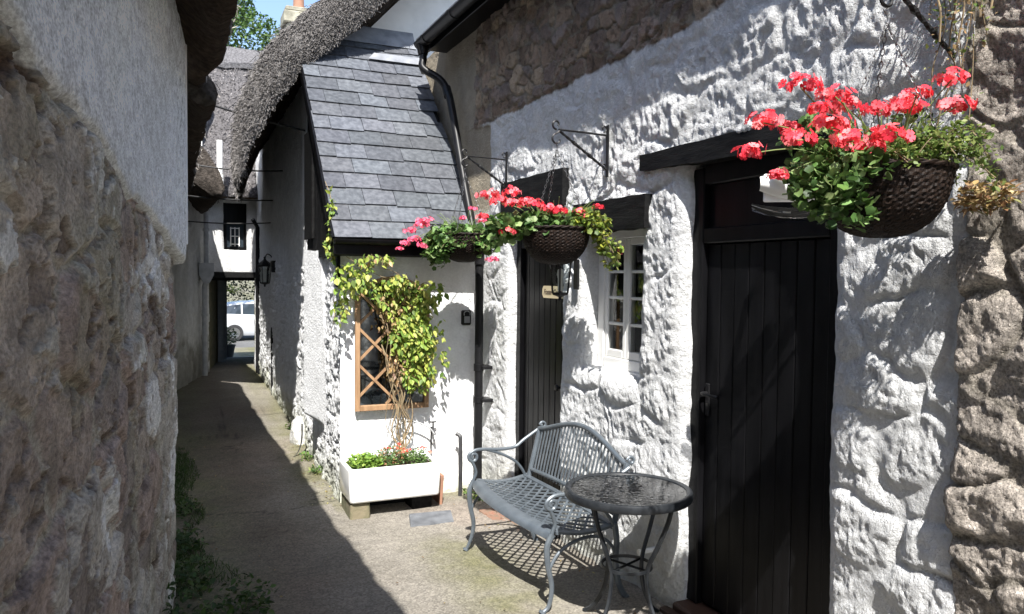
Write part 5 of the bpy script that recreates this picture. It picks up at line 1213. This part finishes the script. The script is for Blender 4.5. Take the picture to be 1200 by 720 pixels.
# ------------------------------------------------------------------ table
TX, TY = 2.135, 3.31
tab = empty('garden_table', (TX, TY, float(ground_z(0, TY))+.002), 'round dark metal garden table with textured smoked glass top in front of the bench', 'table')
Rt = .325; m = MB(); m.lathe([(Rt-.034, .700), (Rt-.030, .690), (Rt-.004, .684), (Rt, .690), (Rt+.002, .712), (Rt-.003, .724), (Rt-.012, .727), (Rt-.030, .722), (Rt-.034, .716), (Rt-.034, .700)], 72); m.build('rim', M['tablemetal'], tab, smooth=True)
m = MB(); m.lathe([(.0005, .718), (Rt-.05, .718), (Rt-.031, .718), (Rt-.031, .712), (.0005, .712)], 72); m.build('glass_top', M['tableglass'], tab)
m = MB(); m.lathe([(.125, .318), (.131, .318), (.131, .334), (.125, .334), (.125, .318)], 40); 
for k in range(4): a = math.pi/2*k+.4; m.tube([(-.13*math.cos(a), -.13*math.sin(a), .326), (.13*math.cos(a), .13*math.sin(a), .326)], .006, 6)
m.build('brace_ring', M['tablemetal'], tab, smooth=True, sharp=30)
for k in range(4):
    a = math.pi/2*k+.35; c, s = math.cos(a), math.sin(a)
    P = smooth_path([(.27, 0, .695), (.245, 0, .60), (.19, 0, .47), (.137, 0, .36), (.125, 0, .28), (.15, 0, .16), (.215, 0, .05), (.27, 0, .004)], 5)
    m = MB(); m.tube([(p.x*c, p.x*s, p.z) for p in P], .0135, 6, flat=.75, upv=(-s, c, 0)); m.lathe([(.001, 0), (.017, 0), (.017, .008), (.001, .01)], 12, (.272*c, .272*s, .0)); m.build('leg', M['tablemetal'], tab, smooth=True)

# ------------------------------------------------------------------ weeds and grass
def weed(loc, lb, name='weed', n=70, rad=(.12, .12, .1), sz=.05, cols=GREEN, kind='ovate', group='weeds along the alley', cat='weed'):
    w_ = empty(name, loc, lb, cat, group)
    P = blob((0, 0, rad[2]*.5), rad, n, shell=.0); P[:, 2] = np.abs(P[:, 2])*.9+.01; v = leaves(P, rng.uniform(sz*.5, sz*1.2, n), kind, pick(cols, n)); mesh_obj('foliage', *v[:2], M['leaf'], w_, color=v[2])
    m = MB()
    for k in range(8): q = P[rng.integers(0, n)]; m.tube([(q[0]*.1, q[1]*.1, -.02), (q[0]*.6, q[1]*.6, q[2]*.7), tuple(q)], .0022, 4)
    m.build('stem', M['green_stem'], w_)
DG = [(.045, .085, .022), (.06, .11, .03), (.035, .065, .018), (.08, .12, .035)]
for i, (x, y, s, lb) in enumerate(((.06, 4.15, 1.2, 'dark green weed nearest the camera at the foot of the rough left wall'), (.36, 4.35, .9, 'low spreading weed reaching onto the path, away from the left wall'), (.08, 4.9, 1.0, 'dark weed clump behind the nearest one along the left wall'), (.07, 5.6, .8, 'small leafy weed farther along the left wall foot'), (.08, 6.5, .7, 'tiny weed clump farthest along the left wall foot'))):
    weed((x, y, float(ground_z(0, y))), lb, n=int(230*s), rad=(.17*s, .32*s, .13*s), sz=.045, cols=DG)
for i, (x, y, s, lb) in enumerate(((1.27, 8.0, .7, 'bright green sprig at the wall foot in front of the rubber strip'), (1.26, 7.4, .6, 'small bright sprig at the rough wall foot nearest the trough'), (1.36, 9.7, .8, 'bright green sprig beyond the white boulder'), (2.33, 6.0, .9, 'tangled dry green weed at the foot of the downpipe'))):
    weed((x, y, float(ground_z(0, y))), lb, n=int(90*s), rad=(.06*s+.03, .16*s, .09*s), sz=.04, cols=GREEN+TRAIL)
weed((2.40, 2.02, .02), 'pale green weed sprouting from the white wall at the bottom right', n=36, rad=(.03, .05, .16), sz=.04, cols=[(.25, .36, .10), (.2, .3, .08)])
weed((2.40, 1.86, -.02), 'smaller weed sprouting low beside the bare granite at bottom right', n=16, rad=(.03, .04, .1), sz=.035, cols=[(.25, .36, .10), (.2, .3, .08)])
# short growth carpeting the left foot of the wall
N = 7000; yy = rng.uniform(3.3, 9.0, N); xx = rng.uniform(0, 1, N)**1.8*(.40-.03*yy)*(1+.6*vn(yy*2.2, 0*yy, 0, 77))+lx(np.minimum(yy, 5))-.0
P = np.stack([xx, yy, ground_z(xx, yy)+.0], 1); kp = fbm(xx*4, yy*2, octv=3, seed=78) > -.12; P = P[kp]; n = len(P)
v = leaves(P, rng.uniform(.02, .06, n), 'blade', pick(DG, n), nrm=np.c_[rng.normal(size=(n, 2)), rng.uniform(.0, .4, n)], dirs=np.c_[rng.normal(size=(n, 2))*.5, np.ones(n)])
o = mesh_obj('grass', *v[:2], M['leaf'], None, color=v[2]); tag(o, 'short dark grass and ground cover along the left wall foot', 'grass', kind='stuff')

N = 420; r5 = np.random.default_rng(5); side = r5.uniform(0, 1, N) < .5
yy = r5.uniform(3.2, 9, N); wx_ = np.where(yy < 6.2, 2.40, 1.3+(yy-6.3)*.032)
xx = np.where(side, wx_-.04-r5.exponential(.10, N), np.where(r5.uniform(0, 1, N) < .3, r5.uniform(.1, 2.3, N), .12+r5.exponential(.16, N)))
xx = np.minimum(xx, wx_-.03); P = np.stack([xx, yy, ground_z(xx, yy)+.012], 1)
v = leaves(P, r5.uniform(.008, .026, N), 'ovate', pick([(.20, .13, .06), (.28, .2, .09), (.12, .08, .05), (.33, .30, .12)], N, r5), nrm=np.c_[r5.normal(size=(N, 2))*.25, np.ones(N)], r=r5)
o = mesh_obj('leaf_litter', *v[:2], M['leaf'], None, color=v[2]); tag(o, 'small dry leaves and petals scattered along the edges of the path', 'leaf litter', kind='stuff')
# ------------------------------------------------------------------ far things: car, plants, tree
def zr(x, y): return float(ground_z(x, y))
car = empty('parked_car', (1.5, 31.2, zr(0, 31.2)+.006), 'silver white hatchback parked across the far end of the passage', 'car')
Lc, Wc = 4.0, 1.68
st_ = [(0, .62, .95, 1.02, .70), (.06, .34, .98, 1.12, .80), (.22, .24, 1.0, 1.32, .83), (.45, .20, 1.0, 1.42, .84), (.9, .20, .98, 1.48, .84), (1.5, .20, .96, 1.50, .84), (2.1, .20, .95, 1.46, .84), (2.6, .20, .94, 1.30, .84), (3.0, .20, .93, 1.06, .83), (3.3, .22, .90, .95, .82), (3.7, .26, .82, .86, .78), (3.93, .34, .70, .74, .68), (4.0, .42, .60, .64, .55)]
m = MB(); vs = []
for (x, zb, zbelt, zt, hw) in st_:
    cab = max(0, zt-zbelt); hr = hw-.16*min(1, cab/.4)
    ring = [(-hw*.92, zb), (-hw, zb+.12), (-hw*1.0, zbelt-.12), (-hw*.97, zbelt), (-hr, zt-.05), (-hr*.75, zt), (0, zt+.015), (hr*.75, zt), (hr, zt-.05), (hw*.97, zbelt), (hw, zbelt-.12), (hw, zb+.12), (hw*.92, zb)]
    vs += [(x, a, b) for a, b in ring]
n = 13; fs = [(i*n+k, i*n+(k+1) % n, (i+1)*n+(k+1) % n, (i+1)*n+k) for i in range(len(st_)-1) for k in range(n)]+[tuple(range(n)), tuple(range((len(st_)-1)*n, len(st_)*n))[::-1]]
m.add(vs, fs); m.build('body', M['car'], car, smooth=True, sharp=45)
def sidewin(name, xs, side):
    m = MB()
    for s in (side,):
        lo = []; hi = []
        for x in xs:
            j = max(i for i in range(len(st_)) if st_[i][0] <= x); j = min(j, len(st_)-2); t = (x-st_[j][0])/(st_[j+1][0]-st_[j][0]); zb, zbelt, zt, hw = [st_[j][q]*(1-t)+st_[j+1][q]*t for q in (1, 2, 3, 4)]
            hr = hw-.16*min(1, (zt-zbelt)/.4); f = lambda z: (hw*.97+(hr-hw*.97)*(z-zbelt)/(zt-.05-zbelt))+.006
            za = zbelt+.03; zc = max(za+.02, zt-.10); lo.append((x, s*f(za), za)); hi.append((x, s*f(zc), zc))
        k = len(xs); m.add(lo+hi, [((i, i+1, k+i+1, k+i) if s < 0 else (i, k+i, k+i+1, i+1)) for i in range(k-1)])
    m.build(name, M['carglass'], car)
for sd_ in (-1, 1): sidewin('quarter_window', [.34, .5, .7, .92], sd_); sidewin('rear_side_window', [.98, 1.2, 1.5, 1.72], sd_); sidewin('front_side_window', [1.79, 2.0, 2.3, 2.6], sd_)
m = MB(); m.add([(.055, -.60, 1.10), (.055, .60, 1.10), (.235, .58, 1.345), (.235, -.58, 1.345)], [(0, 1, 2, 3)]); m.v = [(x-.02, y, z+.01) for x, y, z in m.v]; m.build('rear_window', M['carglass'], car)
for s in (-1, 1):
    for x in (.68, 3.2):
        wh = empty('wheel', (x, s*(.80), .31)); wh.parent = car
        m = MB(); m.lathe([(.20, -.09), (.30, -.09), (.315, -.06), (.315, .06), (.30, .09), (.20, .09)], 28); m.v = [(a, c, b) for a, b, c in m.v]; m.build('tyre', M['rubber'], wh, smooth=True)
        m = MB(); m.lathe([(.001, .05*s), (.06, .07*s), (.20, .075*s), (.20, 0)], 28); m.v = [(a, c, b) for a, b, c in m.v]; m.build('rim', M['steel'], wh, smooth=True)
    m = MB(); m.box(-.02, .16, s*.74-.07, s*.74+.07, .72, .92, .02); m.build('tail_light', M['red'], car)
    m = MB(); m.box(3.82, 3.95, s*.60-.09, s*.60+.09, .58, .70, .02); m.build('headlight', M['glass'], car)
m = MB()
for x in (1.75, 2.75): m.box(x-.004, x+.004, -.846, -.842, .3, .93)
m.box(1.85, 2.0, -.862, -.845, .80, .825, .004); m.build('door_seam', M['rubber'], car)
# dark hedge, a tree, and an unseen tree added for shade
def crown(name, cs, n, sz, cols, parent, r=rng, kind='ovate', shell=.55):
    L = []; tot = sum(c[1][0]*c[1][1] for c in cs)
    for c, rad in cs:
        k = int(n*rad[0]*rad[1]/tot); P = blob(c, rad, k, r, shell); P = P+rad[0]*.12*np.stack([fbm(P[:, 0]*1.5, P[:, 1]*1.5, P[:, 2]*1.5, seed=q) for q in (1, 2, 3)], 1)
        L.append(leaves(P, r.uniform(sz*.6, sz*1.3, k), kind, pick(cols, k, r, .35), upw=.6))
    V, F, C = merge(L); return mesh_obj(name, V, F, M['leaf'], parent, color=C)
hd = empty('hedge', (4, 36, zr(0, 36)), 'dark leafy hedge standing behind the silver car beyond the passage', 'hedge')
crown('foliage', [((x, random.uniform(-.3, .3), 1.6+random.uniform(-.2, .3)), (1.6, 1.0, 1.9)) for x in np.arange(-8, 9, 1.5)], 18000, .13, [(.012, .022, .008), (.02, .034, .012), (.03, .05, .016)], hd)
m = MB(); 
for x in np.arange(-8, 9, 1.5): m.tube([(x, 0, -.1), (x+.1, 0, 1.2), (x, .1, 2.4)], .06, 6)
m.build('trunk', M['bark'], hd)
trn = random.Random(5)
def tree(loc, label, h, cs, n, sz, cols, tr=.25):
    t = empty('tree', loc, label, 'tree', 'trees behind the cottages'); m = MB(); m.tube(smooth_path([(0, 0, -.3), (.1, 0, h*.3), (-.05, .1, h*.6), (.1, 0, h*.9)], 6), [tr*(1-.03*i) for i in range(19)], 10); m.build('trunk', M['bark'], t, smooth=True)
    m = MB()
    for c, rad in cs: m.tube(smooth_path([(0, 0, h*.4), (c[0]*.5, c[1]*.5, (h*.4+c[2])*.5+.2), c], 5), [tr*.4*(1-.07*i) for i in range(11)], 6)
    m.build('limb', M['bark'], t, smooth=True); crown('crown', cs, n, sz, cols, t)
tree((.6, 28, -.7), 'leafy green tree rising behind the far thatched ridge left of the chimney', 9, [((0, 0, 9.2), (1.9, 1.8, 1.7)), ((1.6, -.3, 10.2), (1.5, 1.5, 1.3)), ((-1.9, .2, 10), (1.7, 1.6, 1.6)), ((.6, .3, 11.8), (1.6, 1.5, 1.3)), ((1.9, .2, 8.3), (1.1, 1.2, 1.0)), ((-1.2, 0, 12.3), (1.3, 1.3, 1.1)), ((-.3, -.6, 7.6), (1.8, 1.3, 1.1))], 30000, .13, [(.06, .12, .03), (.09, .16, .04), (.13, .20, .06), (.05, .09, .03)])
tree((6.5, 33.5, -.7), 'unseen tree added beyond the car to shade the hedge across the road', 7, [((-5.5, -1.2, 7.0), (2.2, 1.8, 1.3)), ((-3, -1, 7.6), (2.2, 1.8, 1.4)), ((-.5, -.6, 7.2), (2, 1.8, 1.3)), ((-1.6, -1.3, 6.0), (1.6, 1.5, 1.0)), ((-5.2, 0.6, 6.1), (1.8, 1.5, 1.1))], 9000, .26, [(.05, .09, .02), (.07, .12, .03)])  # out of view, added only to darken the hedge with its shadow
# pot plant at the passage mouth, sprig above
pp = empty('potted_shrub', (1.36, 21.3, zr(0, 21.3)), 'dark potted shrub at the left side of the passage mouth before the car', 'potted plant')
m = MB(); m.lathe([(.001, 0), (.13, 0), (.19, .30), (.20, .34), (.175, .34), (.15, .28)], 20); m.build('pot', M['stake'], pp, smooth=True)
v = leaves(blob((0, 0, .52), (.26, .26, .28), 420, shell=.2), rng.uniform(.04, .09, 420), 'ovate', pick(DG, 420)); mesh_obj('foliage', *v[:2], M['leaf'], pp, color=v[2])
sp_ = empty('leafy_sprig', (1.45, 22.0, 1.36), 'yellow green leafy sprig hanging in the passage opening above the car roof', 'plant')
v = leaves(blob((0, 0, 0), (.34, .1, .10), 60, shell=.1), rng.uniform(.07, .13, 60), 'ovate', pick(YEL, 60)); mesh_obj('foliage', *v[:2], M['leaf'], sp_, color=v[2])
m = MB(); m.tube(smooth_path([(-.7, -1.8, .5), (-.3, -.9, .2), (0, 0, 0), (.3, 0, -.06)], 5), .01, 5); m.build('stem', M['stem'], sp_)
